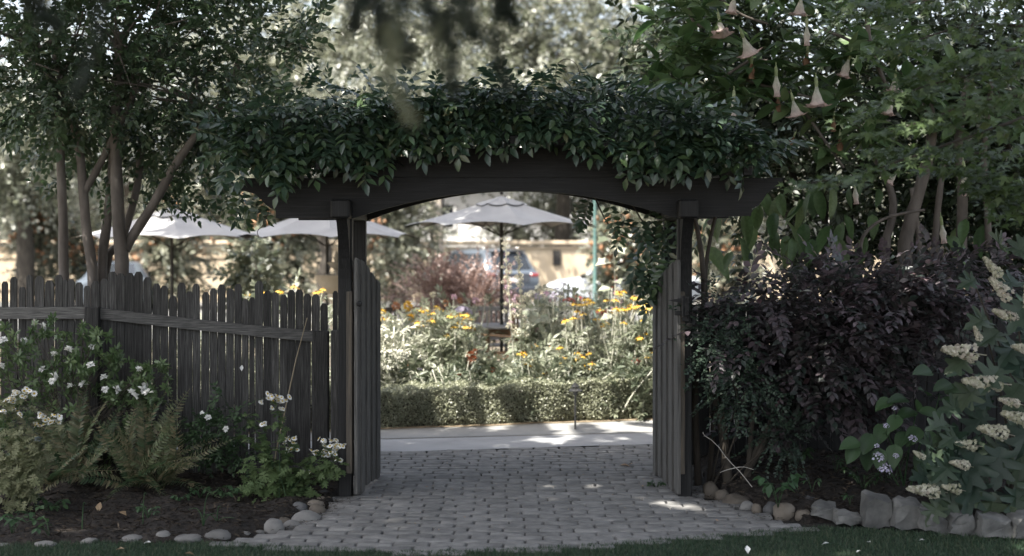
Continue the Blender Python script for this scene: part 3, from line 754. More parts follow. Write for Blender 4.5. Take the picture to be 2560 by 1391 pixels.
for a, b, t in ((214, 249, 768), (783, 822, 828), (828, 849, 826)):
    x0, x1 = W(a, 0, FY - .06)[0], W(b, 0, FY - .06)[0]; zt = W(0, t, FY - .06)[2]
    mb = MB(); mb.bbox(((x0 + x1) / 2, FY - .055, zt / 2), (x1 - x0, .07, zt), .006); mb.build('post', M['fence'], fence)
mb = MB(); mb.box((W(790, 0, FY)[0], FY - .015, .045), (.7, .03, .09)); mb.build('kickboard', M['fence'], fence)

# right hand fence behind the shrubs
RYF = 10.55
rf = thing('board_fence', 'dark board fence almost hidden behind the purple leaved shrub', 'fence', (3, RYF, 0))
x = 1.34
while x < 4.4:
    w = .088 + rng.uniform(-.006, .006); zt = 1.25 + rng.uniform(-.02, .02)
    mb = MB(); mb.bbox((0, 0, zt / 2 + .02), (w, .019, zt), .003)
    o = mb.build('board', M['post'], None); o.parent = rf; o.location = Vector((x + w / 2, RYF, 0)) - rf.location
    x += w + .004
mb = MB(); mb.box((2.85, RYF + .035, 1.0), (3.1, .04, .09)); mb.build('rail', M['fence'], rf)

# ------------------------------------------------------------------ big conifer overhead; unseen crown shaped to shade the near garden and parasols
con = thing('conifer_tree', 'big dark conifer with blurred drooping sprays hanging at the top of the view, its unseen crown shaped for shade', 'tree', (-6.2, -4.2, 0))
mb = MB(); mb.tube(curve([(-6.2, -4.2, -.05), (-6.15, -4.1, 4), (-6.0, -3.9, 9), (-5.9, -3.8, 14)], 14), np.linspace(.42, .12, 14), 12); mb.build('trunk', M['bark_dark'], con, smooth=60)
limbs = MB()
for e in ((0, 2.6, 2.75), (-3.2, 3.2, 7.8), (-.5, 1.5, 8.6), (-5, 4.5, 8.2), (-3.2, 13.4, 9), (-6.9, 14.6, 9.1), (-6.5, 1, 8), (-2, -2, 9)):
    e = np.array(e); s0 = np.array([-6.08, -4.0, min(max(e[2] - 1.2, 3.6), 7.5)]); mid = s0 * .45 + e * .55 + np.array([0, 0, .9])
    limbs.tube(curve([s0, mid, e], 10), np.linspace(.13, .02, 10), 7)
limbs.build('limb', M['bark_dark'], con, smooth=60)
SHADE_CANOPY = [(-4.2, .9, 9.2, 5.2, 5.0, 1.7), (-.2, 1.3, 9.4, 3.8, 4.8, 1.5), (-6.5, -2.6, 9.6, 4, 4, 2), (-3.4, 6.9, 8.9, 2.3, 1.7, .9, 1.3), (-6.9, 7.2, 9.0, 1.7, 1.9, .9, 1.4), (1.4, 7.2, 9.0, 2.1, 1.9, .9, 1.6), (-.6, 8.5, 9.0, 1.3, 1.1, .8, 1.4), (-4.4, 4.3, 9.0, 1.9, 1.7, .8, 1.3), (2.8, 8.0, 9.0, 1.6, 1.6, .8, 1.2), (4.6, 2.0, 9.2, 2.4, 5.5, 1.4),  # out-of-view lobes, each placed to shade a part of the near garden
          (-2.9, 13.8, 9.0, 1.6, 1.5, .7, 1.5), (-5.1, 14.6, 9.1, 1.4, 1.2, .7, 1.5), (-7.6, 15.1, 9.3, .9, .8, .5, .8)]  # unseen lobes added only to shade the parasols
spr_c = [sprig(22, 1.0, L2W, .24, 60, seed=i, droop=.2, twig=.01) for i in range(3)]
mb = MB()
P, D = crown_pts(SHADE_CANOPY, 4000, 3, .55, .12); foliage(mb, spr_c, P, D * [1, 1, .3], (.8, 1.3), .3, .6, seed=4)
mb.build('crown', M['conifer'], con)
def drooping(seed, L, wid, n):
    g = np.random.default_rng(seed); mb = MB()
    st = curve([(0, 0, 0), (g.normal(0, .01), g.normal(0, .01), -.5 * L), (g.normal(0, .02), g.normal(0, .02), -L)], 8)
    mb.tube(st, np.linspace(.003, .001, 8), 4, r=.3, cap=False)
    for i in range(n):
        t = i / n; p = st[min(int(t * 7), 6)] * (1 - (t * 7 % 1)) + st[min(int(t * 7) + 1, 7)] * (t * 7 % 1)
        a = g.uniform(0, 2 * PI); l_ = wid * (1 - .75 * t) * g.uniform(.5, 1.1)
        dd = nrm(np.array([math.cos(a), math.sin(a), -g.uniform(.5, 1.4)]))
        k = 16; tt = g.random(k)
        T = p + dd * (tt * l_)[:, None]; nd = nrm(dd + g.normal(0, .7, (k, 3)))
        mb.inst(leaf2(.2, .1), frames(nd, None, .4), T, g.uniform(.018, .03, k), rnd=g.random(k))
    return mb
for i, (px, y0, y1, wd, Y, m) in enumerate([(945, -60, 120, .05, 2.7, 0), (1015, -60, 150, .075, 2.6, 0), (1135, -60, 225, .035, 2.7, 0), (1165, -60, 90, .05, 2.6, 0), (1245, -60, 215, .04, 2.8, 0), (890, -60, 60, .05, 2.6, 0), (985, 60, 300, .022, 2.5, 1), (1075, -60, 90, .04, 2.9, 0), (252, -60, 235, .022, 2.5, 0), (95, -60, 60, .04, 2.6, 0), (1280, -60, 60, .04, 2.8, 0), (1100, 40, 200, .02, 2.9, 1)]):
    a, b = W(px, y0, Y), W(px, y1, Y); d_ = drooping(50 + i, a[2] - b[2], wd, 34 if wd > .03 else 22)
    V, F, R_, M_ = d_.arrays(); mb = MB(); mb.add(V + a, F, r=R_); mb.build('drooping_spray', M['conifer_pale' if m else 'conifer'], con)

# ------------------------------------------------------------------ wisteria over the arbor
wis = thing('wisteria_vine', 'dense dark green wisteria vine mounded over the arbor beam', 'vine', (1.35, 9.75, 0))
def comp_leaf(seed, n=5):
    g = np.random.default_rng(seed); mb = MB()
    dr = g.uniform(.15, .4)
    pos = lambda t: np.array([.05 * math.sin(2.5 * t + seed), t, -dr * t * t])
    mb.tube([pos(t) for t in np.linspace(0, 1, 5)], [.008, .007, .006, .005, .003], 3, r=.9, cap=False)
    D, T, S, U = [], [], [], []
    for i in range(n):
        t = .2 + .7 * i / (n - 1)
        for sd in (-1, 1):
            a = math.radians(82 - 22 * t + g.normal(0, 7)); D.append((sd * math.sin(a), math.cos(a), -.18 + g.normal(0, .12))); T.append(pos(t)); S.append((.29 + .05 * math.sin(PI * t)) * g.uniform(.9, 1.1)); U.append((g.normal(0, .14), g.normal(0, .14), 1))
    D.append((0, 1, -.4)); T.append(pos(.96)); S.append(.33); U.append((0, .3, 1))
    mb.inst(leaf8(.47, .07, .2, .42), frames(np.array(D), np.array(U)), np.array(T), np.array(S), rnd=g.random(len(T)))
    return mb
cl = [comp_leaf(200 + i, 4 + i % 3) for i in range(9)]
cl_t = [tm_of(m_) for m_ in cl]
top_px = np.array([(530, 340), (600, 292), (700, 252), (790, 238), (900, 222), (1000, 245), (1150, 222), (1300, 212), (1450, 207), (1550, 204), (1650, 240), (1750, 278), (1850, 318), (1985, 395)], float)
bot_px = np.array([(530, 395), (600, 395), (690, 400), (780, 405), (850, 375), (900, 372), (940, 355), (1000, 335), (1050, 318), (1130, 312), (1250, 305), (1330, 308), (1440, 315), (1500, 350), (1560, 365), (1640, 368), (1700, 360), (1800, 372), (1900, 365), (1985, 385)], float)
g = np.random.default_rng(77)
def wis_pts(n, depth, zbias=1.0):
    px = g.uniform(575, 1915, n); t = np.interp(px, top_px[:, 0], top_px[:, 1]) + 14; b = np.interp(px, bot_px[:, 0], bot_px[:, 1]) - 8
    py = t + (b - t) * g.random(n) ** zbias
    return px, py
n1 = 540
px, py = wis_pts(n1, 0); Yf = 9.03 + g.uniform(-.08, .10, n1) + .22 * np.clip((260 - py) / 150, 0, 1)
Pf = np.stack([W(a, b, y_) for a, b, y_ in zip(px, py, Yf)])
Df = np.stack([g.normal(0, .5, n1), -.62 + g.normal(0, .22, n1), -.5 + g.normal(0, .28, n1)], 1)
hi = py < np.interp(px, top_px[:, 0], top_px[:, 1]) + 60
Df[hi] += np.array([0, 0, .55])
Uf = np.stack([g.normal(0, .22, n1), -.55 + g.normal(0, .18, n1), np.full(n1, .8)], 1)
Rf = frames(Df, Uf, .06); Sf = g.uniform(.20, .30, n1)
me_leaf = [m_.mesh('leaf', M['wisteria']) for m_ in cl]
order = np.argsort(Yf)
fol = MB()
for q, i in enumerate(order):
    k = int(g.integers(0, 9))
    if q < 298: place('leaf', me_leaf[k], wis, Pf[i], Rf[i], Sf[i])
    else: fol.inst(cl_t[k], Rf[i][None], Pf[i][None], np.array([Sf[i]]))
n2 = 950
px, py = wis_pts(n2, 1, .8); Yb = g.uniform(9.15, 10.6, n2)
Pb = np.stack([W(a, b, 9.1) for a, b in zip(px, py)]); Pb[:, 1] = Yb
rise = .10 * np.sin((Yb - 9.1) / 1.5 * PI); Pb[:, 2] = np.maximum(Pb[:, 2], 2.15) + rise * .6
Db = np.stack([g.normal(0, 1, n2), g.normal(0, 1, n2), g.normal(.15, .3, n2)], 1)
foliage(fol, cl_t, Pb, Db, (.19, .29), .25, .1, .3, 9)
# ragged shoots on the top
n3 = 45; px = g.uniform(620, 1800, n3); py = np.interp(px, top_px[:, 0], top_px[:, 1]) + g.uniform(-6, 24, n3)
P3 = np.stack([W(a, b, 9.5) for a, b in zip(px, py)]); P3[:, 1] += g.uniform(-.3, .4, n3)
foliage(fol, cl_t, P3, np.stack([g.normal(0, .8, n3), g.normal(-.1, .4, n3), g.uniform(.2, .9, n3)], 1), (.16, .26), 0, .1, .4, 10)
# strands hanging below the arch on the right and off the left end
hang = [(1450, 500, 9.7), (1478, 492, 9.7), (1520, 505, 9.7), (1548, 520, 9.8), (1560, 545, 9.8), (1585, 505, 9.9), (1600, 540, 9.8), (1620, 520, 9.9), (1640, 540, 10.0), (1655, 560, 10), (1600, 590, 9.9), (1630, 600, 10), (1650, 620, 10), (1610, 640, 9.9), (1640, 660, 9.9), (1660, 680, 10), (1620, 690, 9.9), (1668, 600, 9.9), (1672, 640, 9.8), (1590, 620, 9.9), (1668, 560, 9.9), (1660, 530, 9.9), (1630, 570, 9.9), (1645, 590, 9.9), (1655, 640, 9.9), (1640, 630, 9.9), (1625, 660, 9.9), (1635, 705, 9.9), (1672, 520, 10), (1615, 560, 9.9), (1665, 660, 9.95), (1650, 690, 9.95)]
hang += [(580, 450, 9.3), (600, 470, 9.3), (560, 430, 9.4), (625, 480, 9.35), (640, 470, 9.4), (555, 470, 9.4), (610, 500, 9.5)]
P4 = np.stack([W(*h) for h in hang]); D4 = np.stack([g.normal(0, .35, len(hang)), g.normal(-.2, .3, len(hang)), np.full(len(hang), -1.0)], 1)
foliage(fol, cl_t, P4, D4, (.2, .27), 0, .15, .4, 12, up=(0, -.8, .3))
fol.build('foliage', M['wisteria'], wis)['kind'] = 'stuff'
st = MB()
for pts, r0, r1 in (([(1.33, 9.8, 0), (1.30, 9.75, .7), (1.36, 9.72, 1.4), (1.25, 9.7, 2.0), (.9, 9.7, 2.3)], .028, .012),
                    ([(1.42, 9.9, 0), (1.46, 9.85, .8), (1.38, 9.8, 1.5), (1.5, 9.8, 2.1)], .022, .012),
                    ([W(1485, 490, 9.7), W(1520, 560, 9.75), W(1560, 590, 9.8), W(1625, 612, 9.9)], .006, .003),
                    ([W(1580, 510, 9.8), W(1610, 560, 9.85), W(1640, 600, 9.9)], .006, .003),
                    ([(1.3, 9.7, 2.2), (.5, 9.6, 2.5), (-.4, 9.6, 2.5), (-1.4, 9.5, 2.25)], .016, .01),
                    ([W(672, 528, 9.28), W(660, 560, 9.28), W(644, 578, 9.27), W(647, 592, 9.27)], .003, .002)):
    st.tube(curve(pts, 16), np.linspace(r0, r1, 16), 7)
for pts in ([W(1390, 215, 9.4), W(1392, 165, 9.4), W(1415, 148, 9.4), W(1440, 160, 9.4), W(1450, 190, 9.4)], [W(715, 165, 9.3), W(790, 205, 9.3), W(830, 240, 9.25), W(915, 330, 9.1)], [W(1210, 200, 9.3), W(1180, 195, 9.4), W(1150, 230, 9.4)]):
    st.tube(curve(pts, 14), .0025, 4)
st.build('vine_stem', M['vine_stem'], wis, smooth=60)

# ------------------------------------------------------------------ crape myrtle behind the fence
TY = 10.75
cm = thing('crape_myrtle_tree', 'multi stemmed crape myrtle with smooth tan trunks rising behind the picket fence', 'tree', (W(250, 0, TY)[0], TY, 0))
def trunk(pts, w0, w1, Y=TY, n=16, root=cm, mat='bark', name='trunk'):
    P = [W(a, b, Y + (q[0] if q else 0)) for a, b, *q in pts]
    if pts[0][1] > 650:
        b0 = P[0].copy(); b0[2] = -.03; b0[0] = b0[0] * .75 + root.location[0] * .25; P = [b0] + P
    mb = MB(); C_ = curve(P, n); rr = np.linspace(w0, w1, n) / FPX * Y / 2
    rr = rr * (1 + .05 * np.sin(np.arange(n) * 2.1 + w0))
    mb.tube(C_, rr, 10); mb.build(name, M[mat], root, smooth=60)
trunk([(160, 700), (158, 560), (152, 420), (148, 300), (120, 150)], 29, 18)
trunk([(233, 715), (218, 590), (208, 480), (195, 350), (160, 230), (130, 100)], 30, 18)
trunk([(212, 478), (245, 420), (285, 340), (330, 245), (370, 130)], 20, 14)
trunk([(255, 690, .1), (266, 570, .1), (278, 450, .12), (286, 320, .15), (300, 180, .2)], 28, 18)
trunk([(305, 700, -.05), (298, 580, -.05), (291, 440), (290, 300), (292, 230), (300, 80)], 38, 24)
trunk([(312, 625, -.04), (335, 585), (378, 520), (412, 460), (440, 410), (500, 325), (548, 270), (600, 150)], 27, 17)
trunk([(262, 690, .2), (300, 610, .2), (330, 520, .25), (347, 440, .3), (352, 350, .3)], 24, 17)
trunk([(160, 260), (110, 200), (40, 60)], 14, 9)
sp_m = [sprig(13, .32, leaf8(.56, .10, .22, .42), .070, 58, seed=300 + i, droop=.25, jit=.35, flat=.6, twig=.0018) for i in range(6)]
bl = [(*W(330, 60, TY), 1.15, .85, .75), (*W(80, 90, TY), .9, .8, .75), (*W(560, 120, TY), .55, .6, .62), (*W(330, -180, TY + .2), 1.3, .9, .6), (*W(640, 60, TY), .35, .5, .5), (*W(200, 240, TY - .2), .75, .55, .22), (*W(470, 215, TY - .1), .55, .5, .22), (*W(60, 220, TY), .5, .5, .25)]
P, D = crown_pts(bl, 1400, 21, .5, .28)
mb = MB(); foliage(mb, sp_m, P, D + [0, -.3, .35], (.8, 1.25), .1, .55, .35, 22)
# lower darker curtain of twigs
g = np.random.default_rng(23); k = 230
px = g.uniform(120, 600, k); py = 250 + (g.random(k) ** 1.4) * 190 * (1 - .35 * np.abs(px - 380) / 300)
P = np.stack([W(a, b, TY + .4 + g.uniform(-.25, .5)) for a, b in zip(px, py)])
foliage(mb, sp_m, P, np.stack([g.normal(0, .7, k), g.normal(-.1, .5, k), g.normal(-.3, .4, k)], 1), (.8, 1.2), .2, .3, .4, 24)
for (a0, b0, a1, b1, n_) in ((440, 500, 640, 515, 7), (360, 480, 500, 510, 7), (300, 500, 420, 470, 5), (200, 430, 150, 450, 4), (480, 440, 640, 470, 8), (240, 460, 290, 470, 3), (380, 430, 560, 455, 6)):
    for i in range(n_):
        t = i / n_; p = W(a0 + (a1 - a0) * t, b0 + (b1 - b0) * t - 18 * math.sin(PI * t), TY + .1)
        foliage(mb, sp_m, p[None], np.array([[a1 - a0, 0, -(b1 - b0) - 40]]) / 150.0, (.75, .9), .1, .2, .4, 60 + i)
mb.build('crown', M['myrtle'], cm)
br = MB(); g = np.random.default_rng(29)
for i in range(40):
    a = W(*[(330, 150), (160, 180), (500, 260), (290, 120), (100, 120)][i % 5], TY); d_ = nrm(g.normal(0, 1, 3) * [1, .6, .6] + [0, 0, .5]); br.tube(curve([a, a + d_ * .4, a + d_ * .8 + g.normal(0, .1, 3)], 6), np.linspace(.012, .003, 6), 5)
br.build('branch', M['bark'], cm, smooth=60)

# ------------------------------------------------------------------ angel's trumpet shrub tree on the right
BY = 11.0
bt = thing('angel_trumpet_tree', 'tall trumpet flower shrub with hanging pale pink blooms right of the arbor', 'tree', (W(2290, 0, BY)[0], BY, 0))
for pts, w0, w1 in (([(2213, 660), (2232, 540), (2225, 470), (2180, 380), (2110, 250)], 24, 14), ([(2262, 670), (2272, 570), (2300, 470), (2330, 330), (2300, 180)], 44, 22), ([(2335, 650), (2345, 520), (2360, 400)], 20, 14), ([(2402, 640), (2406, 480), (2396, 350), (2420, 200)], 30, 18), ([(2472, 620), (2466, 470), (2460, 380), (2480, 200)], 18, 12), ([(2298, 660), (2292, 560), (2280, 470)], 18, 12)):
    trunk(pts, w0, w1, BY, root=bt)
for pts, w0 in (([(2150, 640), (2160, 588), (2215, 545), (2312, 525)], 10), ([(2165, 0), (2175, 110), (2210, 200), (2240, 260)], 14), ([(2060, 75), (2130, 105), (2215, 165)], 9), ([(1800, 200), (1860, 160), (1905, 150), (1990, 170)], 8), ([(1720, 20), (1740, 60), (1800, 80)], 9), ([(1780, -20), (1850, 35), (1920, 60)], 9), ([(1620, 170), (1700, 210), (1760, 215)], 6), ([(2000, 260), (2040, 320), (2110, 420)], 9), ([(1850, 200), (1950, 225), (2050, 250)], 9), ([(1770, 560), (1830, 500), (1850, 430), (1870, 350)], 12)):
    P = [W(a, b, BY - .35) for a, b in pts]; mb = MB(); mb.tube(curve(P, 12), np.linspace(w0, w0 * .6, 12) / FPX * BY / 2, 8); mb.build('branch', M['bark'], bt, smooth=60)
bl_t = [leafn(.40, .16, .25, 5, .02, 0), leafn(.46, .12, .34, 5, .025, 1), leafn(.36, .2, .15, 5, .02, 2)]
bl_me = []
for t_ in bl_t:
    mb = MB(); mb.add(t_[0], t_[1], r=.5); bl_me.append(mb.mesh('leaf', M['brug'], smooth=180))
g = np.random.default_rng(41)
ros = []
for (a, b, rx, ry, n_) in ((1950, 60, 330, 130, 40), (1800, 200, 190, 110, 26), (2050, 200, 260, 110, 28), (1720, 90, 90, 90, 9), (2250, 150, 200, 180, 14), (2450, 330, 150, 160, 8), (1900, -60, 380, 60, 14), (1700, 250, 90, 50, 7), (2150, 350, 150, 60, 7), (2060, 330, 120, 60, 5)):
    for i in range(n_):
        u = g.random() ** .5; an = g.uniform(0, 2 * PI); ros.append(W(a + rx * u * math.cos(an), b + ry * u * math.sin(an), BY - .55 + abs(g.normal(0, .38))))
T, D, S = [], [], []
for p in ros:
    k = int(g.integers(6, 10)); a0 = g.uniform(0, 6)
    for i in range(k):
        a = a0 + i * 2.4; el = g.uniform(-.45, .5) if i < k - 2 else g.uniform(.5, 1)
        d_ = np.array([math.cos(a) * math.cos(el), math.sin(a) * math.cos(el), math.sin(el)]); T.append(p + d_ * .02); D.append(d_); S.append(g.uniform(.15, .26))
for (a, b, n_) in ((2080, 480, 7), (2130, 560, 7), (1880, 560, 9), (1820, 600, 6), (1960, 560, 9), (2020, 520, 7), (1930, 480, 8), (2000, 600, 6), (2330, 560, 5), (2440, 560, 5), (1800, 520, 6), (2160, 470, 5), (2070, 600, 6)):
    for i in range((n_ + 1) // 2):
        p = W(a + g.normal(0, 34), b + g.normal(0, 26), BY + g.uniform(-.2, .6)); T.append(p); D.append(np.array([g.normal(0, .5), g.normal(-.2, .4), -.9])); S.append(g.uniform(.2, .32))
T, D, S = np.array(T), np.array(D), np.array(S)
up = np.tile([0, -.35, 1.0], (len(T), 1)); Rb = frames(D, up, .25)
vis = np.argsort(T[:, 1]); fol = MB()
for q, i in enumerate(vis):
    if q < 295: place('leaf', bl_me[i % 3], bt, T[i], Rb[i], S[i])
    else: fol.inst(bl_t[i % 3], Rb[i][None], T[i][None], np.array([S[i]]))
fol.build('foliage', M['brug'], bt)['kind'] = 'stuff'
def trumpet(seed, L=.2, open_=1.0):
    """flower hanging along -Z: calyx, tube, flared lobed mouth"""
    n = 30; ang = np.arange(n) * 2 * PI / n; g = np.random.default_rng(seed)
    prof = [(.10, .010, 0), (.30, .009, 0), (.45, .016, 0), (.62, .030, .0), (.78, .040 * (.45 + .55 * open_), .04), (.90, .056 * (.3 + .7 * open_), .16), (.97, .074 * (.2 + .8 * open_), .32), (.93, .088 * (.16 + .84 * open_), .5)]
    rings = []
    for t, r_, lb in prof:
        lob = 1 + lb * (np.abs(np.cos(2.5 * ang)) ** 2.5 - .45) + .02 * np.cos(10 * ang)
        zz = -L * t * np.ones(n) + (.05 * L * lb * np.cos(5 * ang) if lb else 0) * (1 if open_ > .5 else 0)
        rings.append(np.stack([r_ * lob * np.cos(ang), r_ * lob * np.sin(ang), zz], 1))
    V = np.concatenate(rings); F = [(i * n + j, i * n + (j + 1) % n, (i + 1) * n + (j + 1) % n, (i + 1) * n + j) for i in range(len(prof) - 1) for j in range(n)]
    mb = MB(); mb.add(V, F, 0, np.repeat([.02, .02, .1, .3, .55, .8, .93, .97], n))
    mb.tube([(0, 0, .03), (0, 0, 0), (0, 0, -.05 * L), (0, 0, -.22 * L), (0, 0, -.36 * L)], [.003, .004, .011, .014, .010], 8, 1, .5)
    return mb
tr_open = trumpet(1, .22, 1.0).mesh('flower', [M['brugflower'], M['brugcalyx']], smooth=60)
tr_half = trumpet(2, .21, .55).mesh('flower', [M['brugflower'], M['brugcalyx']], smooth=60)
tr_clos = trumpet(3, .24, .12).mesh('flower', [M['brugflower'], M['brugcalyx']], smooth=60)
tr_wilt = trumpet(4, .2, .2).mesh('flower', [M['brugdead'], M['brugcalyx']], smooth=60)
for (px, py, Y, me_, tx, tz, s_) in ((1850, 72, 10.25, tr_open, .25, -.42, 1.0), (2040, 192, 10.25, tr_open, 0, -.04, 1.05), (1978, 232, 10.25, tr_open, .1, -.25, .85), (1940, 165, 10.25, tr_clos, 0, -.03, 1.0), (1835, 225, 10.25, tr_clos, 0, .02, .95), (2017, 45, 10.3, tr_clos, 0, 0, .9), (2128, 128, 10.4, tr_half, .1, .28, 1.0), (2232, 225, 10.4, tr_half, 0, .2, .95), (1795, 30, 10.4, tr_open, -.3, -.1, .9), (1840, -25, 10.4, tr_half, 0, .2, .9), (2005, -25, 10.4, tr_open, .1, .1, .9), (2408, 402, 10.35, tr_clos, 0, -.1, 1.15), (2352, 540, 10.35, tr_clos, 0, -.12, .9), (2135, 450, 10.45, tr_clos, 0, -.1, .8), (2240, 175, 10.45, tr_open, 0, .1, .8), (2020, 115, 10.5, tr_wilt, 0, .1, 1.0), (1880, 140, 10.5, tr_wilt, .2, 0, .9), (2100, 330, 10.6, tr_wilt, 0, 0, .9), (2250, 420, 10.5, tr_half, .2, .6, .7), (1945, 230, 10.5, tr_wilt, 0, 0, .8), (2085, 285, 10.55, tr_wilt, .2, 0, .7), (1990, 330, 10.6, tr_wilt, .2, .4, .6)):
    place('flower', me_, bt, W(px, py, Y), roty(tz) @ rotx(tx), s_)

# ------------------------------------------------------------------ dark evergreen screen behind
def shrub(name, label, cat, base, blobs, n, tmpls, mat, scale=(.8, 1.2), droop=.2, jit=.5, shell=.45, amp=.22, seed=1, group=None, stems=4, stem_r=.02, smat='bark_dark', part='foliage', addD=(0, 0, 0), tilt=None):
    root = thing(name, label, cat, base, group)
    P, D = crown_pts(blobs, n, seed, shell, amp)
    ok = P[:, 2] > .02; P, D = P[ok], D[ok]
    mb = MB(); foliage(mb, tmpls, P, D + np.array(addD), scale, droop, jit, .4, seed + 1, tilt)
    o = mb.build(part, M[mat], root); o['kind'] = 'stuff'
    if stems:
        g = np.random.default_rng(seed + 5); mb = MB()
        for i in range(stems):
            b = blobs[i % len(blobs)]; e = np.array(b[:3]) + g.normal(0, .3, 3) * np.array(b[3:6])
            s0 = np.array(base) + np.array([g.normal(0, .06), g.normal(0, .05), -.02]); m_ = (s0 + e) / 2 + g.normal(0, .06, 3)
            mb.tube(curve([s0, m_, e], 8), np.linspace(stem_r, stem_r * .4, 8), 7)
        mb.build('stem', M[smat], root, smooth=60)
    return root
sp_s = [sprig(9, .34, leaf4(.5, .08, .2), .10, 55, seed=400 + i, droop=.2) for i in range(4)]
shrub('evergreen_shrub', 'tall dark evergreen shrub behind the pink trumpet flowers', 'shrub', (2.9, 12.6, 0), [(2.6, 12.6, 3.2, 1.6, .7, 1.3), (4.0, 12.6, 3.0, 1.6, .7, 1.5), (3.6, 12.4, 1.4, 1.3, .6, .8), (1.9, 12.8, 3.6, .9, .6, .9)], 3000, sp_s, 'screen', seed=51, stems=7, stem_r=.05)
shrub('laurel_shrub', 'broad dark laurel shrub filling the right edge behind the maple', 'shrub', (4.9, 11.8, 0), [(4.3, 11.8, 2.9, .9, .6, 1.6), (4.4, 11.7, 1.4, .8, .5, 1.0)], 1100, sp_s, 'screen', seed=55, stems=4, stem_r=.05)

# ------------------------------------------------------------------ maple reaching in from the right, nearer than the arbor
MY = 7.3
mp = thing('japanese_maple_tree', 'small lacy leaved green maple whose layered branches reach in at the upper right', 'tree', (3.9, 7.2, 0))
mb = MB(); mb.tube(curve([(3.9, 7.2, -.03), (3.8, 7.2, .8), (3.6, 7.2, 1.7), (3.35, 7.2, 2.6), (3.2, 7.2, 3.4)], 14), np.linspace(.07, .03, 14), 10); mb.build('trunk', M['bark_dark'], mp, smooth=60)
maple = leaf_fan([(.12, .10), (.44, .02), (.20, .24), (.60, .48), (.17, .42), (0, 1)], .3, .1, .02)
lay = [[(2560, 290, 0), (2330, 370, -.1), (2150, 430, -.2), (2010, 455, -.2), 62], [(2560, 170, .1), (2400, 190, 0), (2260, 230, 0), (2110, 300, .1), 60], [(2560, 60, 0), (2420, 60, .2), (2280, 100, .2), (2190, 120, .2), 70], [(2560, -20, -.1), (2350, -10, 0), (2200, 20, .1), (2120, 20, .2), 46], [(2560, 370, .2), (2430, 380, .2), (2300, 370, .1), (2180, 375, .1), 36], [(2600, 470, 0), (2520, 450, 0), (2440, 420, 0), (2340, 420, .1), 44], [(2560, 230, -.4), (2440, 250, -.4), (2330, 290, -.3), (2210, 330, -.3), 50], [(2580, 110, -.3), (2480, 130, -.3), (2380, 150, -.2), (2280, 190, -.2), 52], [(2560, 540, .1), (2540, 510, .1), (2500, 470, .1), (2460, 470, .1), 30]]
g = np.random.default_rng(61); T, D, S = [], [], []
brm = MB()
for L_ in lay:
    th = L_[-1]; C_ = curve([W(a, b, MY + y_) for a, b, y_ in L_[:-1]], 30)
    brm.tube(C_ + [0, 0, -.01], np.linspace(.010, .002, 30), 5)
    for i in range(330):
        t = g.random(); p = C_[int(t * 29)]; wd = th / FPX * MY * (1.05 - .75 * t ** 2)
        off = np.array([g.normal(0, .05), g.normal(0, .22), -abs(g.normal(0, .33)) * wd + g.normal(0, .12) * wd])
        T.append(p + off); D.append(np.array([g.normal(-.5, .6), g.normal(-.25, .6), g.normal(-.35, .3)])); S.append(g.uniform(.042, .07))
mb = MB(); T, D, S = np.array(T), np.array(D), np.array(S)
mb.inst(maple, frames(D, np.array([0, -.3, 1.0]), .3), T, S, rnd=g.random(len(T)))
mb.build('foliage', M['maple'], mp)['kind'] = 'stuff'
for a in ((3.55, 7.2, 1.9), (3.4, 7.2, 2.4), (3.3, 7.2, 2.8)):
    e = W(2540, 300 - (a[2] - 1.9) * 280, MY); brm.tube(curve([a, (np.array(a) + e) / 2 + [0, 0, .08], e], 8), np.linspace(.025, .010, 8), 6)
brm.build('branch', M['bark_dark'], mp, smooth=60)

# ------------------------------------------------------------------ purple loropetalum and the green shrub beside the gate
LY = 9.55
sp_l = [sprig(10, .22, leaf8(.52, .07, .18, .45), .066, 60, seed=500 + i, droop=.3, jit=.2, flat=.9, twig=.0015) for i in range(5)]
lp = thing('purple_shrub', 'wide mounded shrub with dusky purple leaves right of the gate', 'shrub', (W(1860, 0, LY)[0], LY, 0.03))
bl = [(*W(2060, 790, LY), .66, .40, .30), (*W(1860, 790, LY - .1), .24, .3, .26), (*W(2310, 760, LY), .50, .40, .28), (*W(2150, 700, LY + .1), .7, .35, .14), (*W(1990, 900, LY - .1), .42, .3, .24), (*W(2200, 870, LY), .38, .3, .26), (*W(2420, 690, LY + .2), .35, .3, .16), (*W(2080, 965, LY + .15), .62, .28, .24), (*W(1930, 1010, LY + .2), .3, .2, .2)]
P, D = crown_pts(bl, 1250, 71, .35, .26)
mb = MB(); foliage(mb, sp_l, P, D * [1.5, .7, .3] + [0, -.25, 0], (.8, 1.35), .12, .5, .25, 72)
mb.build('foliage', M['loro'], lp)['kind'] = 'stuff'
for pts, w0, w1 in (([(1822, 1215), (1805, 1060), (1785, 950), (1850, 850), (1950, 800)], 26, 14), ([(1868, 1150), (1880, 1060), (1900, 960), (1990, 860)], 15, 10), ([(1850, 1210), (1930, 1050), (2100, 850)], 16, 10), ([(1840, 1210), (1990, 1000), (2250, 800)], 16, 10)):
    P = [W(a, b, LY - .05 + .1 * i) for i, (a, b) in enumerate(pts)]; P[0][2] = .0; mb = MB(); mb.tube(curve(P, 12), np.linspace(w0, w1, 12) / FPX * LY / 2, 8); mb.build('trunk', M['bark_dark'], lp, smooth=60)
sp_g = [sprig(14, .22, leaf8(.8, .03, .1, .5), .026, 65, seed=520 + i, droop=.25, jit=.3) for i in range(4)]
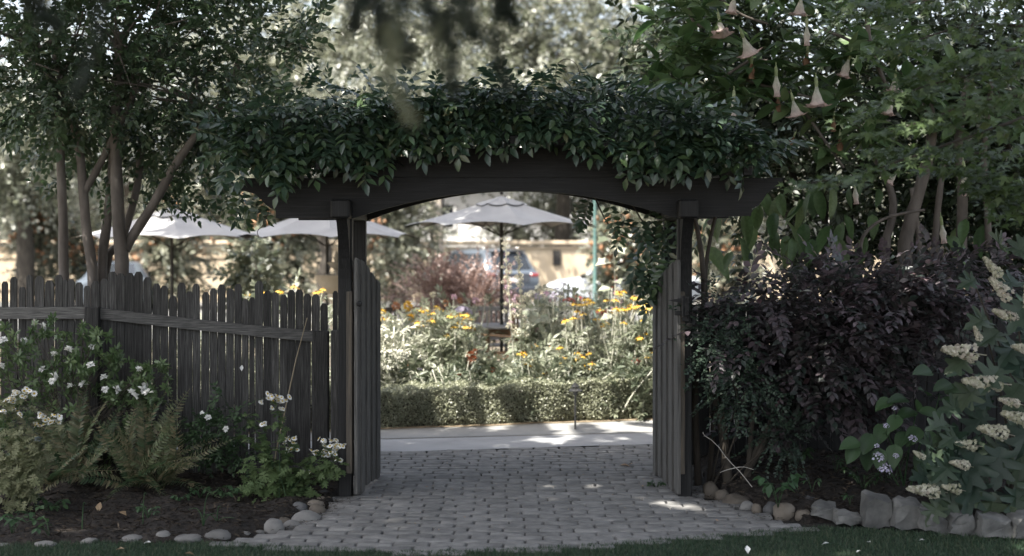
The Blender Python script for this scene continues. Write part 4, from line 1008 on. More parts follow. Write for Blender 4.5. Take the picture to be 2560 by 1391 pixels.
gs = shrub('green_shrub', 'fine shrub with small round blue green leaves against the right gate post', 'shrub', (*G(1800, 1225)[:2], .03), [(*W(1795, 860, 9.2), .13, .16, .22), (*W(1850, 960, 9.15), .15, .16, .18), (*W(1960, 1090, 9.25), .16, .14, .09), (*W(1780, 790, 9.3), .1, .12, .12)], 230, sp_g, 'loro_green', seed=75, stems=4, stem_r=.008, addD=(0, -.3, 0))

# ------------------------------------------------------------------ oakleaf hydrangea
OY = 8.15
oh = thing('oakleaf_hydrangea', 'oakleaf hydrangea with cream flower cones above the cut stones', 'shrub', (W(2560, 0, OY + .3)[0], OY + .35, .05))
oak = leaf_fan([(.08, .02), (.15, .08), (.40, .04), (.37, .14), (.20, .25), (.36, .28), (.54, .36), (.50, .46), (.38, .47), (.17, .47), (.28, .57), (.40, .70), (.33, .75), (.22, .71), (.12, .70), (.13, .86), (0, 1)], .25, .2, .45)
oak_me = []
for i in range(3):
    V = oak[0].copy(); V[:, 2] += .05 * np.sin(6 * V[:, 0] + i * 2) + .04 * np.sin(5 * V[:, 1] + i); mb = MB(); mb.add(V, oak[1], r=.3 + .2 * i); oak_me.append(mb.mesh('leaf', M['oak'], smooth=40))
g = np.random.default_rng(81)
def oakleaf(px, py, Y, d, s, up=(0, -.7, .6)):
    R = frames(np.array([d], float), np.array(up, float), .12)[0]; place('leaf', oak_me[int(g.integers(0, 3))], oh, W(px, py, Y), R, s)
for px, py, dx, dz, s in ((2500, 620, -.5, .6, .15), (2540, 640, .2, .8, .16), (2440, 700, -.9, -.3, .13), (2500, 830, -.8, -.3, .2), (2470, 800, -.9, 0, .18), (2540, 860, -.6, -.6, .22), (2500, 920, -.7, -.6, .22), (2440, 970, -.7, -.5, .2), (2550, 960, -.5, -.8, .22), (2400, 1020, -.9, .1, .16), (2370, 1060, -1, -.1, .16), (2390, 1090, -.9, -.2, .16), (2330, 1120, -.6, .6, .14), (2350, 1120, -.3, .9, .14), (2440, 1130, -.35, -.95, .28), (2500, 1120, -.2, -1, .26), (2550, 1130, -.1, -1, .28), (2380, 1160, -.8, -.6, .17), (2360, 1190, -.6, -.8, .16), (2320, 1190, -.9, -.2, .14), (2400, 1220, -.6, -.8, .22), (2440, 1200, -.4, -.9, .24), (2480, 1230, -.2, -1, .24), (2400, 1260, -.6, -.75, .2), (2540, 1220, 0, -1, .22), (2350, 1260, -.7, -.6, .16), (2420, 1290, -.5, -.8, .18), (2560, 760, -.5, -.8, .22), (2580, 1060, -.5, -.6, .24), (2540, 700, -.7, -.2, .18), (2420, 890, -.8, -.5, .18), (2330, 1150, -.9, .3, .12), (2570, 900, -.8, -.2, .2), (2480, 1010, -.9, .1, .18), (2600, 1180, -.3, -.9, .26), (2590, 800, -.7, -.3, .2)):
    oakleaf(px, py, OY + g.uniform(-.05, .12), (dx + g.normal(0, .1), -.45 + g.normal(0, .15), dz + g.normal(0, .1)), s)
fol = MB(); k = 150
px = g.uniform(2330, 2720, k); py = g.uniform(640, 1300, k); ok = px > 2700 - (py - 560) * .5 - 60; px, py = px[ok], py[ok]
P = np.stack([W(a, b, OY + .2 + g.uniform(0, .5)) for a, b in zip(px, py)]); ok = P[:, 2] > .12; P = P[ok]
foliage(fol, [oak], P, np.stack([g.normal(-.5, .5, len(P)), g.normal(-.4, .3, len(P)), g.normal(-.4, .5, len(P))], 1), (.14, .24), 0, .2, .3, 83, up=(0, -.6, .7))
fol.build('foliage', M['oak'], oh)['kind'] = 'stuff'
floret = []
Vp = [(0, 0, 0)]; Fp = []
for q in range(4):
    a = q * PI / 2; ca, sa = math.cos(a), math.sin(a)
    b_ = len(Vp)
    for (x, y_, z_) in ((.30, .28, .06), (.62, 0, .02), (.30, -.28, .06)): Vp.append((x * ca - y_ * sa, z_, x * sa + y_ * ca))
    Fp += [(0, b_ + 1, b_), (0, b_ + 2, b_ + 1)]
floret = tm([(x, y_, z_) for x, y_, z_ in Vp], np.array(Fp))
def panicle(seed, L=.2, r=.07, n=190, fs=.027):
    g = np.random.default_rng(seed); mb = MB(); t = g.random(n) ** .85
    a = g.uniform(0, 2 * PI, n); rr = r * np.clip(1.12 - t, .12, 1) ** .75 * np.clip(t / .12 + .35, 0, 1) * g.uniform(.75, 1.05, n)
    P = np.stack([rr * np.cos(a), L * t, rr * np.sin(a)], 1); D = np.stack([np.cos(a), .45 + .0 * a, np.sin(a)], 1) + g.normal(0, .35, (n, 3))
    mb.inst(floret, frames(D, g.normal(0, 1, (n, 3))), P, g.uniform(.75, 1.15, n) * fs, rnd=g.random(n))
    mb.tube([(0, -.08, 0), (0, L * .9, 0)], [.004, .002], 5, r=.95)
    return mb
pan_me = [panicle(90 + i, .25, .052 + .008 * (i % 2)).mesh('flower_panicle', M['oakflower']) for i in range(4)]
for i, (px, py, dx, dz, s) in enumerate(((2500, 690, -.75, .75, .75), (2525, 745, -.8, .7, .85), (2545, 800, -.85, .3, .85), (2580, 790, -.2, .9, 1.05), (2450, 850, -.3, .5, .5), (2440, 885, -1, .15, 1.05), (2500, 960, -1, .1, 1.15), (2515, 1085, -1, .25, .9), (2580, 1055, -1, .3, 1.0), (2440, 1115, -1, .15, .65), (2310, 1145, -.5, .3, .45), (2420, 1165, -.8, .2, .6), (2345, 1230, -1, .15, .95), (2400, 1225, -.8, .2, .6), (2545, 1010, -.8, .2, .65), (2590, 880, -.8, .2, .8))):
    R = frames(np.array([[dx, -.28, dz]]), np.array([0, -1, .4]), .2)[0]; place('flower_panicle', pan_me[i % 4], oh, W(px, py, OY - .05), R, s * .86)
mb = MB()
for i in range(9):
    e = W(2440 + 20 * i, 720 + (i * 97) % 420, OY + .15); s0 = np.array(oh.location) + g.normal(0, .07, 3) * [1, 1, 0] - [0, 0, .05]; mb.tube(curve([s0, (s0 + e) / 2 + [.06, 0, .05], e], 8), np.linspace(.010, .005, 8), 6)
mb.build('stem', M['bark_dark'], oh, smooth=60)

# ------------------------------------------------------------------ bigleaf hydrangea with lilac flowers, small plants of the right bed
HY = 8.9
bh = thing('bigleaf_hydrangea', 'hydrangea with broad plain green leaves beside the oakleaf hydrangea', 'shrub', (W(2260, 0, HY + .2)[0], HY + .2, .06))
hl = leafn(.66, .16, .22, 6, .015, 3); mb = MB(); mb.add(hl[0], hl[1], r=.4); hl_me = mb.mesh('leaf', M['hyd'], smooth=180)
for px, py, dx, dz, s in ((2292, 1030, -1, -.1, .18), (2295, 1028, 1, -.1, .16), (2293, 1030, 0, .9, .11), (2300, 1070, -.6, -.5, .17), (2320, 1075, .1, -.8, .14), (2270, 1080, -.6, -.5, .16), (2360, 980, .7, .2, .15), (2350, 1000, .9, -.1, .14), (2180, 1085, -.5, -.7, .16), (2150, 1105, -1, -.1, .16), (2140, 1110, -.5, -.8, .15), (2160, 1115, .1, -1, .17), (2210, 1060, -.4, -.7, .16), (2240, 1110, -.3, -.9, .17), (2330, 930, -.8, .1, .16), (2410, 930, -.9, 0, .15), (2270, 1000, -.9, .1, .17), (2230, 1000, -.9, -.3, .15), (2200, 1120, -.2, -1, .15), (2320, 990, -.4, .4, .14), (2380, 960, -.9, -.1, .16), (2310, 1130, -.5, -.8, .15), (2250, 1040, -.7, -.6, .15)):
    R = frames(np.array([[dx, -.5, dz]]), np.array([0, -.6, .8]), .15)[0]; place('leaf', hl_me, bh, W(px, py, HY + g.uniform(-.08, .1)), R, s)
mb = MB()
for px, py in ((2290, 1035), (2155, 1110), (2350, 985), (2210, 1065), (2310, 1080)):
    e = W(px, py, HY); s0 = np.array(bh.location) + [g.normal(0, .05), 0, -.04]; mb.tube(curve([s0, (s0 + e) / 2 + [0, 0, .05], e], 7), np.linspace(.007, .004, 7), 6)
mb.build('stem', M['weed'], bh, smooth=60)
ph = thing('phlox_plant', 'thin phlox with pale lilac flower heads in front of the hydrangea leaves', 'plant', (*G(2230, 1240)[:2], .05))
fl_me = []
for i in range(2):
    g2 = np.random.default_rng(600 + i); mb = MB(); n_ = 46; a = g2.uniform(0, 2 * PI, n_); u = g2.random(n_) ** .5
    P = np.stack([.042 * u * np.cos(a), .042 * u * np.sin(a), .03 * (1 - u * u) + g2.normal(0, .006, n_)], 1); D = P / .05 + [0, 0, .5]
    mb.inst(floret, frames(D, g2.normal(0, 1, (n_, 3))), P, g2.uniform(.010, .015, n_), rnd=g2.random(n_)); fl_me.append(mb.mesh('flower_head', M['lilac']))
mb = MB()
for i, (px, py, s) in enumerate(((2195, 1145, 1.0), (2213, 1175, 1.05), (2216, 1065, .5), (2282, 1098, .7), (2192, 1115, .45), (2240, 1140, .5), (2236, 1022, .4))):
    p = W(px, py, 8.75); place('flower_head', fl_me[i % 2], ph, p, rotx(.5) @ rotz(i), s)
    s0 = np.array([ph.location[0] + .02 * i - .05, ph.location[1], .04]); mb.tube(curve([s0, (s0 + p) / 2 + [0, .02, 0], p], 6), .0025, 4)
    foliage(mb, [leaf8N_ := leaf8(.24, .1, .2)], np.stack([s0 + (p - s0) * t for t in np.linspace(.2, .9, 7)]), g.normal(0, 1, (7, 3)) * [1, 1, .2], (.03, .05), .2, .1, .3, 610 + i)
mb.build('foliage', M['hyd'], ph)['kind'] = 'stuff'
def weed(label, px, py, h, n, ll, mat='weed', tm_=None, seed=0, spread=.6, z=.03, name='small_plant'):
    p = G(px, py, z); root = thing(name, label, 'plant', p); g = np.random.default_rng(seed + 700); mb = MB()
    for i in range(n):
        a = g.uniform(0, 2 * PI); e = p + np.array([math.cos(a) * spread * h, math.sin(a) * spread * h, h * g.uniform(.5, 1)])
        mb.tube(curve([p - [0, 0, .02], (p + e) / 2 + [0, 0, .2 * h], e], 5), .0018, 4)
        d_ = np.array([[math.cos(a + q), math.sin(a + q), g.normal(-.1, .3)] for q in (0, 1.2, -1.2)]); foliage(mb, [tm_ or L8W], np.tile(e, (3, 1)), d_, (ll * .8, ll * 1.2), .25, .2, .3, seed + i)
    o = mb.build('foliage', M[mat], root); return root
weed('young plant with pointed leaves leaning over the tan rocks', 1945, 1262, .2, 8, .075, 'weed', leaf8(.6, .06, .25), 1, .5, .09)
weed('small upright seedling with narrow leaves in the mulch', 2090, 1185, .16, 6, .035, 'weed', leaf8(.35, .1, .2), 2, .3, .08)
weed('low leafy plant beneath the purple shrub', 1985, 1180, .22, 7, .06, 'hyd', leaf8(.5, .06, .25), 3, .5, .08)
weed('tiny light green weed behind the squarish stone', 2125, 1255, .05, 4, .03, 'weed', None, 4, .5, .1)
weed('bent seedling behind the round dark rock', 2030, 1225, .11, 4, .035, 'weed', leaf8(.4, .1, .3), 5, .4, .09)
weed('tuft of small leaves growing by the foot of the right gate', 1640, 1222, .05, 10, .03, 'hyd', None, 6, .9, .0)
weed('low dark leaves in shade below the big hydrangea leaves', 2150, 1215, .12, 9, .04, 'hyd', leaf8(.4, .1, .2), 7, .9, .08)
weed('patch of small green leaves behind the tallest grey block', 2160, 1225, .1, 8, .04, 'hyd', leaf8(.4, .1, .2), 8, .8, .09)
tw = thing('bare_twig', 'bare forked pale twig sticking up from the right bed', 'twig', G(1880, 1218, .06))
mb = MB()
for pts in ([(1880, 1218), (1850, 1180), (1820, 1150), (1790, 1110), (1760, 1088), (1758, 1080)], [(1838, 1170), (1815, 1176), (1800, 1182)], [(1838, 1170), (1860, 1168), (1885, 1175)]):
    P = [W(a, b, 9.0) for a, b in pts]; mb.tube(curve(P, 10), np.linspace(.0032, .0018, 10), 5)
mb.build('branchlet', M['twigm'], tw)
# ------------------------------------------------------------------ rocks and stones
def rock(name, label, px, py, wpx, hpx, mat, seed, group, Y=None, sink=.25, cat='rock', flat=1.0):
    """boulder whose outline is wpx by hpx centred on (px, py)"""
    g = np.random.default_rng(seed)
    zb = .0
    Y = Y or (CZ - zb) * FPX / (py + hpx * .40 - 600)
    w = wpx / FPX * Y; h = hpx / FPX * Y * flat; p = W(px, py + hpx * .5, Y)
    nu, nv = 14, 9; V = []
    u = np.arange(nu) * 2 * PI / nu
    for j in range(nv + 1):
        th = PI * j / nv
        V.append(np.stack([np.sin(th) * np.cos(u), np.sin(th) * np.sin(u), np.full(nu, math.cos(th))], 1))
    V = np.concatenate(V); V = V * lump(V, seed, .09)[:, None]
    V = np.sign(V) * np.abs(V) ** .92
    V = V * [w / 2, max(min(w * .42, .16), h * .4), h * (.5 + sink)] @ rotz(g.normal(0, .12)).T
    F = [(j * nu + i, (j + 1) * nu + i, (j + 1) * nu + (i + 1) % nu, j * nu + (i + 1) % nu) for j in range(nv) for i in range(nu)]
    mb = MB(); mb.add(V, F)
    o = mb.build(name, M[mat], None, smooth=180); o.location = Vector((p[0], Y, p[2] + h * (.5 - sink)))
    return tag(o, label, cat, group)
GRL = 'river stones edging the left bed'
for i, (px, py, w, h, m_, lb) in enumerate([
    (545, 1337, 66, 20, 'rock', 'long pale stone at the tip of the brick path'), (612, 1332, 26, 9, 'rock', 'small pale oval stone between the long stone and the domed stone'), (600, 1322, 17, 6, 'rock', 'tiny pale pebble in the mulch behind the long stone'),
    (628, 1320, 30, 6, 'rock', 'thin whitish pebble in the mulch behind the small oval'), (651, 1329, 22, 7, 'rock', 'small whitish pebble touching the large domed stone'), (684, 1315, 50, 30, 'rock', 'large domed pale stone at the turn of the left edging'),
    (730, 1310, 44, 18, 'rock', 'grey wedge stone right of the large domed stone'), (709, 1301, 42, 16, 'rock_tan', 'tan grey stone half hidden behind the domed stone'), (764, 1292, 72, 26, 'rock', 'longest smooth grey stone beside the brick path'),
    (792, 1274, 42, 26, 'rock_tan', 'brownish stone behind the longest smooth stone'), (790, 1260, 46, 18, 'rock_tan', 'flat brown stone stacked near the post'), (803, 1251, 30, 16, 'rock_tan', 'small tan stone topping the group by the left post'),
    (748, 1268, 44, 32, 'rock_dark', 'dark violet grey stone under the white daisies'), (729, 1286, 22, 9, 'rock', 'little bluish stone tucked behind the longest stone'), (808, 1234, 30, 16, 'rock_dark', 'dark rounded stone by the foot of the left post'),
    (834, 1247, 13, 10, 'rock', 'tiny white grey pebble against the left post'), (825, 1259, 14, 7, 'rock', 'tiny flat grey pebble on the path corner'),
    (113, 1359, 54, 14, 'rock', 'low pale stone at the lawn edge below the pale daisies'), (225, 1352, 46, 15, 'rock', 'pale domed stone on the lawn edge straight below the upright fern'), (331, 1346, 62, 17, 'rock', 'wide pale stone on the lawn edge below the fern'),
    (407, 1340, 40, 24, 'rock', 'tallest pale stone along the lawn edge'), (471, 1344, 64, 16, 'rock', 'long low pale stone left of the brick path tip'), (8, 1362, 36, 9, 'rock', 'flat pale stone cut off at the left picture edge')]):
    rock('river_stone', lb, px, py, w, h, m_, 800 + i, GRL)
GRR = 'river rocks edging the right bed'
for i, (px, py, w, h, m_, lb) in enumerate([
    (1778, 1224, 42, 36, 'rock_tan', 'reddish brown upright rock next to the gate'), (1754, 1224, 24, 26, 'rock_dark', 'dark round rock nearest the right gate'), (1806, 1236, 38, 30, 'rock_tan', 'smooth tan rock right of the reddish rock'),
    (1830, 1218, 38, 30, 'rock_dark', 'pointed grey rock at the back of the pile'), (1840, 1250, 66, 28, 'rock_tan', 'wide flat brown rock in the middle of the pile'), (1866, 1240, 40, 22, 'rock_tan', 'rough brown rock behind the flat brown one'),
    (1868, 1267, 38, 26, 'rock', 'pale grey egg shaped rock on the path edge'), (1892, 1272, 26, 26, 'rock_tan', 'small tan round rock beside the egg shaped one'), (1892, 1250, 32, 16, 'rock', 'pale low rock behind the egg shaped one'),
    (1928, 1272, 40, 30, 'rock_dark', 'shadowed rock under the young pointed leaf plant'), (1960, 1276, 54, 40, 'rock_tan', 'big tan rock under the young pointed leaf plant'), (1991, 1265, 30, 34, 'rock_dark', 'upright dark rock left of the round dark one'),
    (2021, 1258, 50, 34, 'rock_dark', 'large dark oval rock with a white scratch'), (2008, 1286, 48, 24, 'rock_tan', 'flat rust tinted rock in front of the large dark oval')]):
    rock('river_rock', lb, px, py, w, h, m_, 840 + i, GRR)
GCS = 'cut stones of the low right border'
def cutstone(label, quad, depth, seed, top=.02):
    """quarried block: front face from four pixels (bl, br, tr, tl)"""
    g = np.random.default_rng(seed); yb = max(quad[0][1], quad[1][1]); Y = CZ * FPX / (yb - 600) - .01
    fr = np.array([W(a, b, Y) for a, b in quad])
    nu, nv, nw = 5, 5, 3
    P = lambda u, v: (fr[0] * (1 - u) + fr[1] * u) * (1 - v) + (fr[3] * (1 - u) + fr[2] * u) * v
    mb = MB(); V = []; idx = {}
    def vert(u, v, w_):
        k = (u, v, w_)
        if k not in idx:
            p = P(u / (nu - 1), v / (nv - 1)) + [0, w_ / (nw - 1) * depth, 0]
            e = (u in (0, nu - 1)) + (v == nv - 1) + (w_ in (0,))
            cen = P(.5, .5) + [0, depth / 2, 0]
            p = p + (cen - p) * (.0 if e < 2 else .07 * (e - 1)) + g.normal(0, .0065, 3) - [0, 0, .035 * v / (nv - 1)] + [0, 0, top * (w_ / (nw - 1)) if v == nv - 1 else 0]
            idx[k] = len(V); V.append(p)
        return idx[k]
    F = []
    for i in range(nu - 1):
        for j in range(nv - 1):
            F.append((vert(i, j, 0), vert(i + 1, j, 0), vert(i + 1, j + 1, 0), vert(i, j + 1, 0)))
    for k in range(nw - 1):
        for j in range(nv - 1):
            F.append((vert(nu - 1, j, k), vert(nu - 1, j, k + 1), vert(nu - 1, j + 1, k + 1), vert(nu - 1, j + 1, k)))
            F.append((vert(0, j, k + 1), vert(0, j, k), vert(0, j + 1, k), vert(0, j + 1, k + 1)))
        for i in range(nu - 1):
            F.append((vert(i, nv - 1, k), vert(i + 1, nv - 1, k), vert(i + 1, nv - 1, k + 1), vert(i, nv - 1, k + 1)))
    for i in range(nu - 1):
        for j in range(nv - 1): F.append((vert(i + 1, j, nw - 1), vert(i, j, nw - 1), vert(i, j + 1, nw - 1), vert(i + 1, j + 1, nw - 1)))
    b_ = (fr[0] + fr[1]) / 2 + [0, depth / 2, 0]; b_[2] = 0
    mb.add(np.array(V) - b_, F); o = mb.build('cut_stone', M['cut'], None, smooth=48); o.location = Vector(b_); tag(o, label, 'stone', GCS)
cutstone('tilted squarish stone right of the round river rocks', [(2030, 1290), (2087, 1302), (2098, 1262), (2044, 1252)], .12, 860)
cutstone('low brick shaped stone before the tall blocks', [(2092, 1313), (2158, 1313), (2160, 1280), (2096, 1274)], .14, 861)
cutstone('tallest grey block of the border with a notched top', [(2162, 1320), (2229, 1320), (2238, 1242), (2170, 1232)], .16, 862)
cutstone('broad brownish block under the cream flower cone', [(2234, 1324), (2308, 1326), (2312, 1250), (2244, 1245)], .16, 863)
cutstone('shaded block behind the drooping oak shaped leaf', [(2310, 1330), (2376, 1336), (2374, 1275), (2308, 1268)], .16, 864)
cutstone('dark block below the lowest oak shaped leaves', [(2378, 1339), (2446, 1342), (2442, 1272), (2380, 1276)], .16, 865)
cutstone('dark block second from the right picture edge', [(2452, 1345), (2534, 1349), (2532, 1284), (2456, 1280)], .16, 866)
cutstone('dark block cut by the right picture edge', [(2539, 1350), (2630, 1354), (2626, 1280), (2544, 1282)], .16, 867)

# ------------------------------------------------------------------ left bed
def stemmed(root, mb, s0, e, r=.003, bow=.05):
    mb.tube(curve([s0, (s0 + e) / 2 + np.array([rng.normal(0, bow), rng.normal(0, bow), bow]), e], 7), np.linspace(r, r * .6, 7), 5)
# azalea like shrub with white double flowers
az = thing('white_azalea', 'open shrub with white double flowers in front of the left fence', 'shrub', (W(170, 0, 9.85)[0], 9.85, .03))
px4 = lambda l: [(a / 4.092, 660 + b / 4.092) for a, b in l]
fl = px4([(65, 800), (275, 805), (465, 660), (730, 895), (585, 940), (470, 1100), (955, 1055), (965, 860), (580, 1165), (40, 1065), (1450, 1095), (880, 1250), (1090, 1180), (1100, 1300), (1210, 1300), (1365, 1330), (1510, 1260), (1540, 1330), (750, 1270), (560, 1215), (1480, 1300), (1400, 1370), (1545, 1390)])
wh = px4([(545, 555), (325, 650), (440, 720), (820, 590), (700, 720), (870, 690), (1090, 700), (990, 760), (1160, 880), (110, 740), (20, 640), (1540, 1010), (1190, 960), (1060, 900), (780, 960), (900, 780), (640, 720), (60, 880), (330, 860), (1640, 990), (1500, 1040), (1430, 1200), (600, 1000), (380, 760), (150, 960), (250, 1000), (700, 830), (1130, 1000), (850, 1060)])
def whorl(seed, k=9, ll=.045, w=.42):
    g = np.random.default_rng(seed); mb = MB(); a = np.arange(k) * 2.4; el = g.uniform(-.3, .9, k)
    D = np.stack([np.cos(a) * np.cos(el), np.sin(a) * np.cos(el), np.sin(el)], 1)
    mb.inst(leaf8(w, .09, .2), frames(D, None, .15), D * .006, ll * g.uniform(.7, 1.2, k), rnd=g.random(k)); return tm_of(mb)
whs = [whorl(900 + i) for i in range(5)]
g = np.random.default_rng(91); fo, st = MB(), MB()
pts = [W(a, b, 9.72 + g.uniform(-.12, .1)) for a, b in fl + wh]
for i in range(135):
    a, b = g.uniform(-30, 430), g.uniform(900, 1180); pts.append(W(a, b, 9.8 + g.uniform(-.15, .15)))
for i, p in enumerate(pts):
    n_ = 3 if i < len(fl) + len(wh) else 2
    q = p + g.normal(0, .028, (n_, 3)) - [0, 0, .02]; foliage(fo, whs, q, np.stack([g.normal(0, .3, n_), g.normal(-.3, .3, n_), np.ones(n_)], 1), (.8, 1.25), 0, .2, .2, 920 + i)
    if i % 2 == 0: stemmed(az, st, np.array([az.location[0] + g.normal(0, .15), 9.85, 0]), p, .004, .06)
fo.build('foliage', M['azalea'], az)['kind'] = 'stuff'; st.build('stem', M['bark_dark'], az, smooth=60)
fl_me = []
for i in range(3):
    g2 = np.random.default_rng(940 + i); mb = MB(); k = 26; a = g2.uniform(0, 2 * PI, k); el = g2.uniform(-.1, 1.4, k)
    D = np.stack([np.cos(a) * np.cos(el), np.sin(a) * np.cos(el), np.sin(el)], 1); mb.inst(leaf8(.72, .1, .35, .6), frames(D, None, .3), D * .004, g2.uniform(.022, .034, k), rnd=g2.random(k)); fl_me.append(mb.mesh('flower', M['petal_white']))
for i, (a, b) in enumerate(fl): place('flower', fl_me[i % 3], az, pts[i] + [0, -.06, .015], rotz(i) @ rotx(.6 + .3 * math.sin(i)), [1, .85, 1.15][i % 3])
# low dark shrub right of the ferns
ls = shrub('low_dark_shrub', 'low dark leaved shrub with two white flowers against the middle of the fence', 'shrub', (*G(555, 1190)[:2], .04), [(*W(560, 1090, 9.7), .17, .14, .2), (*W(500, 1090, 9.7), .14, .14, .22), (*W(610, 1130, 9.7), .1, .1, .1)], 150, [sprig(9, .14, leaf8(.5, .07, .2), .035, 60, seed=950 + i) for i in range(3)], 'hyd', seed=96, stems=4, stem_r=.006)
for i, (a, b) in enumerate(((520, 1045), (565, 1073), (505, 1032))): place('flower', fl_me[i], ls, W(a, b, 9.58), rotx(.9), .75 if i < 2 else .5)
# ferns
def frond(seed, L=1.0, arch=.5, n=24, pl=.105):
    g = np.random.default_rng(seed); mb = MB()
    pos = lambda t: np.array([.05 * math.sin(2 * t + seed), t - .12 * t * t * arch, -arch * t * t * .55])
    mb.tube([pos(t) for t in np.linspace(0, 1, 9)], np.linspace(.006, .002, 9), 4, r=.65, cap=False)
    D, T, S, U = [], [], [], []
    for i in range(n):
        t = .14 + .84 * i / n; s_ = pl * (math.sin(PI * min(1, .22 + .78 * t)) ** .8 + .06)
        tan = nrm(pos(min(t + .02, 1)) - pos(t))
        for sd in (-1, 1):
            D.append(nrm(np.array([sd, 0, 0]) * .9 + tan * .42 + np.array([0, 0, .28 + g.normal(0, .10)]))); T.append(pos(t)); S.append(s_ * g.uniform(.85, 1.1)); U.append((0, g.normal(0, .2), 1))
    mb.inst(leaf8(.33, .10, .35, .3), frames(np.array(D), np.array(U)), np.array(T), np.array(S), rnd=np.clip(g.normal(.4, .25, len(T)), 0, 1))
    return mb
fr_me = [frond(960 + i, arch=a_, n=26).mesh('frond', M['fern']) for i, a_ in enumerate((.6, 1.0, 1.4, .8, 1.2))]
g = np.random.default_rng(97)
def fern(label, base_px, tips, Yb):
    p = G(*base_px, .03); p = np.array([W(base_px[0], 0, Yb)[0], Yb, .04]); root = thing('fern', label, 'fern', p)
    for i, (a, b, dy, k) in enumerate(tips):
        e = W(a, b, Yb + dy); d = e - p; L = np.linalg.norm(d)
        arch = (.6, 1.0, 1.4, .8, 1.2)[k] * .55
        d2 = nrm(d + np.array([0, 0, arch * L * .9])); R = frames(d2[None], np.array([.5 * math.sin(i * 1.7), -.35, 1.0]) if d2[2] < .8 else np.array([.9 * math.sin(i * 2.3), -.8, .25]), .25)[0]
        place('frond', fr_me[k], root, p, R, L * 1.08)
fern('large bronze green fern with arching fronds in the middle of the left bed', (335, 1215), [(480, 985, .1, 0), (425, 975, .05, 3), (500, 1080, -.1, 1), (470, 1110, -.25, 1), (430, 1195, -.35, 2), (385, 1100, -.35, 3), (330, 1030, .1, 0), (280, 1000, .05, 0), (250, 1110, -.3, 1), (310, 1120, -.45, 2), (190, 1130, -.25, 2), (400, 1150, -.5, 1), (455, 1060, .0, 3), (345, 955, .15, 0), (230, 1060, .05, 3), (365, 1220, -.45, 2), (140, 1250, -.4, 1), (420, 1040, -.1, 3)], 9.48)
fern('upright bronze fern at the left in front of the azalea', (190, 1190), [(150, 955, .1, 0), (85, 960, .1, 3), (205, 975, .1, 0), (250, 950, .15, 0), (110, 1050, -.2, 1), (270, 1070, -.1, 3), (150, 1180, -.35, 2), (60, 990, .1, 0), (300, 985, .1, 3), (20, 1000, 0, 0)], 9.55)
fern('low spreading fern at the right front of the fern group', (400, 1225), [(520, 1110, -.2, 1), (545, 1170, -.3, 2), (480, 1215, -.4, 2), (440, 1060, -.1, 3), (385, 1080, -.2, 3), (330, 1170, -.4, 2), (505, 1050, 0, 3), (420, 1140, -.5, 1), (290, 1210, -.45, 2)], 9.4)
fern('dark fern between the pale daisies and the upright bronze fern', (110, 1215), [(60, 1090, -.1, 3), (130, 1080, .0, 0), (190, 1100, -.1, 3), (210, 1190, -.4, 2), (230, 1150, -.3, 1), (165, 1220, -.45, 2), (95, 1130, -.3, 1)], 9.35)
# feverfew
fev = leaf_fan([(.05, .10), (.28, .12), (.30, .22), (.07, .30), (.34, .34), (.46, .46), (.36, .52), (.08, .49), (.24, .62), (.36, .76), (.22, .78), (.07, .66), (.12, .88), (0, 1)], .42, .25, .1)
dz_me = []
for i in range(2):
    mb = MB(); k = 11; a = np.arange(k) * 2 * PI / k; D = np.stack([np.cos(a), np.sin(a), np.full(k, .05 - .1 * i)], 1)
    mb.inst(leaf8(.6, .02, .1, .6), frames(D), D * .003, np.full(k, .0125), m=0); mb.lathe([(.0052, -.001), (.005, .002), (.0025, .004)], 8, m=1); dz_me.append(mb.mesh('flower', [M['petal_white'], M['yellow_eye']]))
def feverfew(label, base, stems, leaf_n, clusters, mat, Y, low, seed):
    root = thing('feverfew', label, 'flower', base); g = np.random.default_rng(seed); fo, st = MB(), MB()
    for (a, b) in stems:
        e = W(a, b, Y); s0 = np.array(base) + np.array([g.normal(0, .04), g.normal(0, .04), -.02]); m_ = (s0 + e) / 2 + np.array([g.normal(0, .03), -.03, .04]); C_ = curve([s0, m_, e], 12); st.tube(C_, np.linspace(.003, .0015, 12), 5)
        T = np.repeat(C_[2:], 3, 0) + g.normal(0, .006, (30, 3)); D = g.normal(0, 1, (30, 3)) * [1, 1, .35] + [0, -.2, .1]; foliage(fo, [fev], T, D, (.04, .075), .1, .2, .3, seed + int(a))
    for (a, b, rx, ry, n_) in low:
        u = g.random(n_) ** .5; an = g.uniform(0, 2 * PI, n_); T = np.stack([W(a + rx * q * math.cos(r_), b + ry * q * math.sin(r_), Y + g.uniform(-.22, .12)) for q, r_ in zip(u, an)]); T = T[T[:, 2] > .03]
        foliage(fo, [fev], T, np.stack([g.normal(0, .8, len(T)), g.normal(-.5, .4, len(T)), g.normal(.05, .4, len(T))], 1), (.045, .085), .15, .2, .3, seed + n_, up=(0, -.5, .9))
    fo.build('foliage', M[mat], root)['kind'] = 'stuff'; st.build('stem', M['weed'], root)
    for (a, b, w, h, n_) in clusters:
        for i in range(n_):
            x_, y_ = a + g.uniform(-w, w), b + g.uniform(-h, h); place('flower', dz_me[i % 2], root, W(x_, y_, Y - .02 + g.uniform(-.03, .03)), rotz(g.uniform(0, 6)) @ rotx(g.normal(.75, .25)) @ roty(g.normal(0, .25)), g.uniform(1.15, 1.6))
FV = 9.3
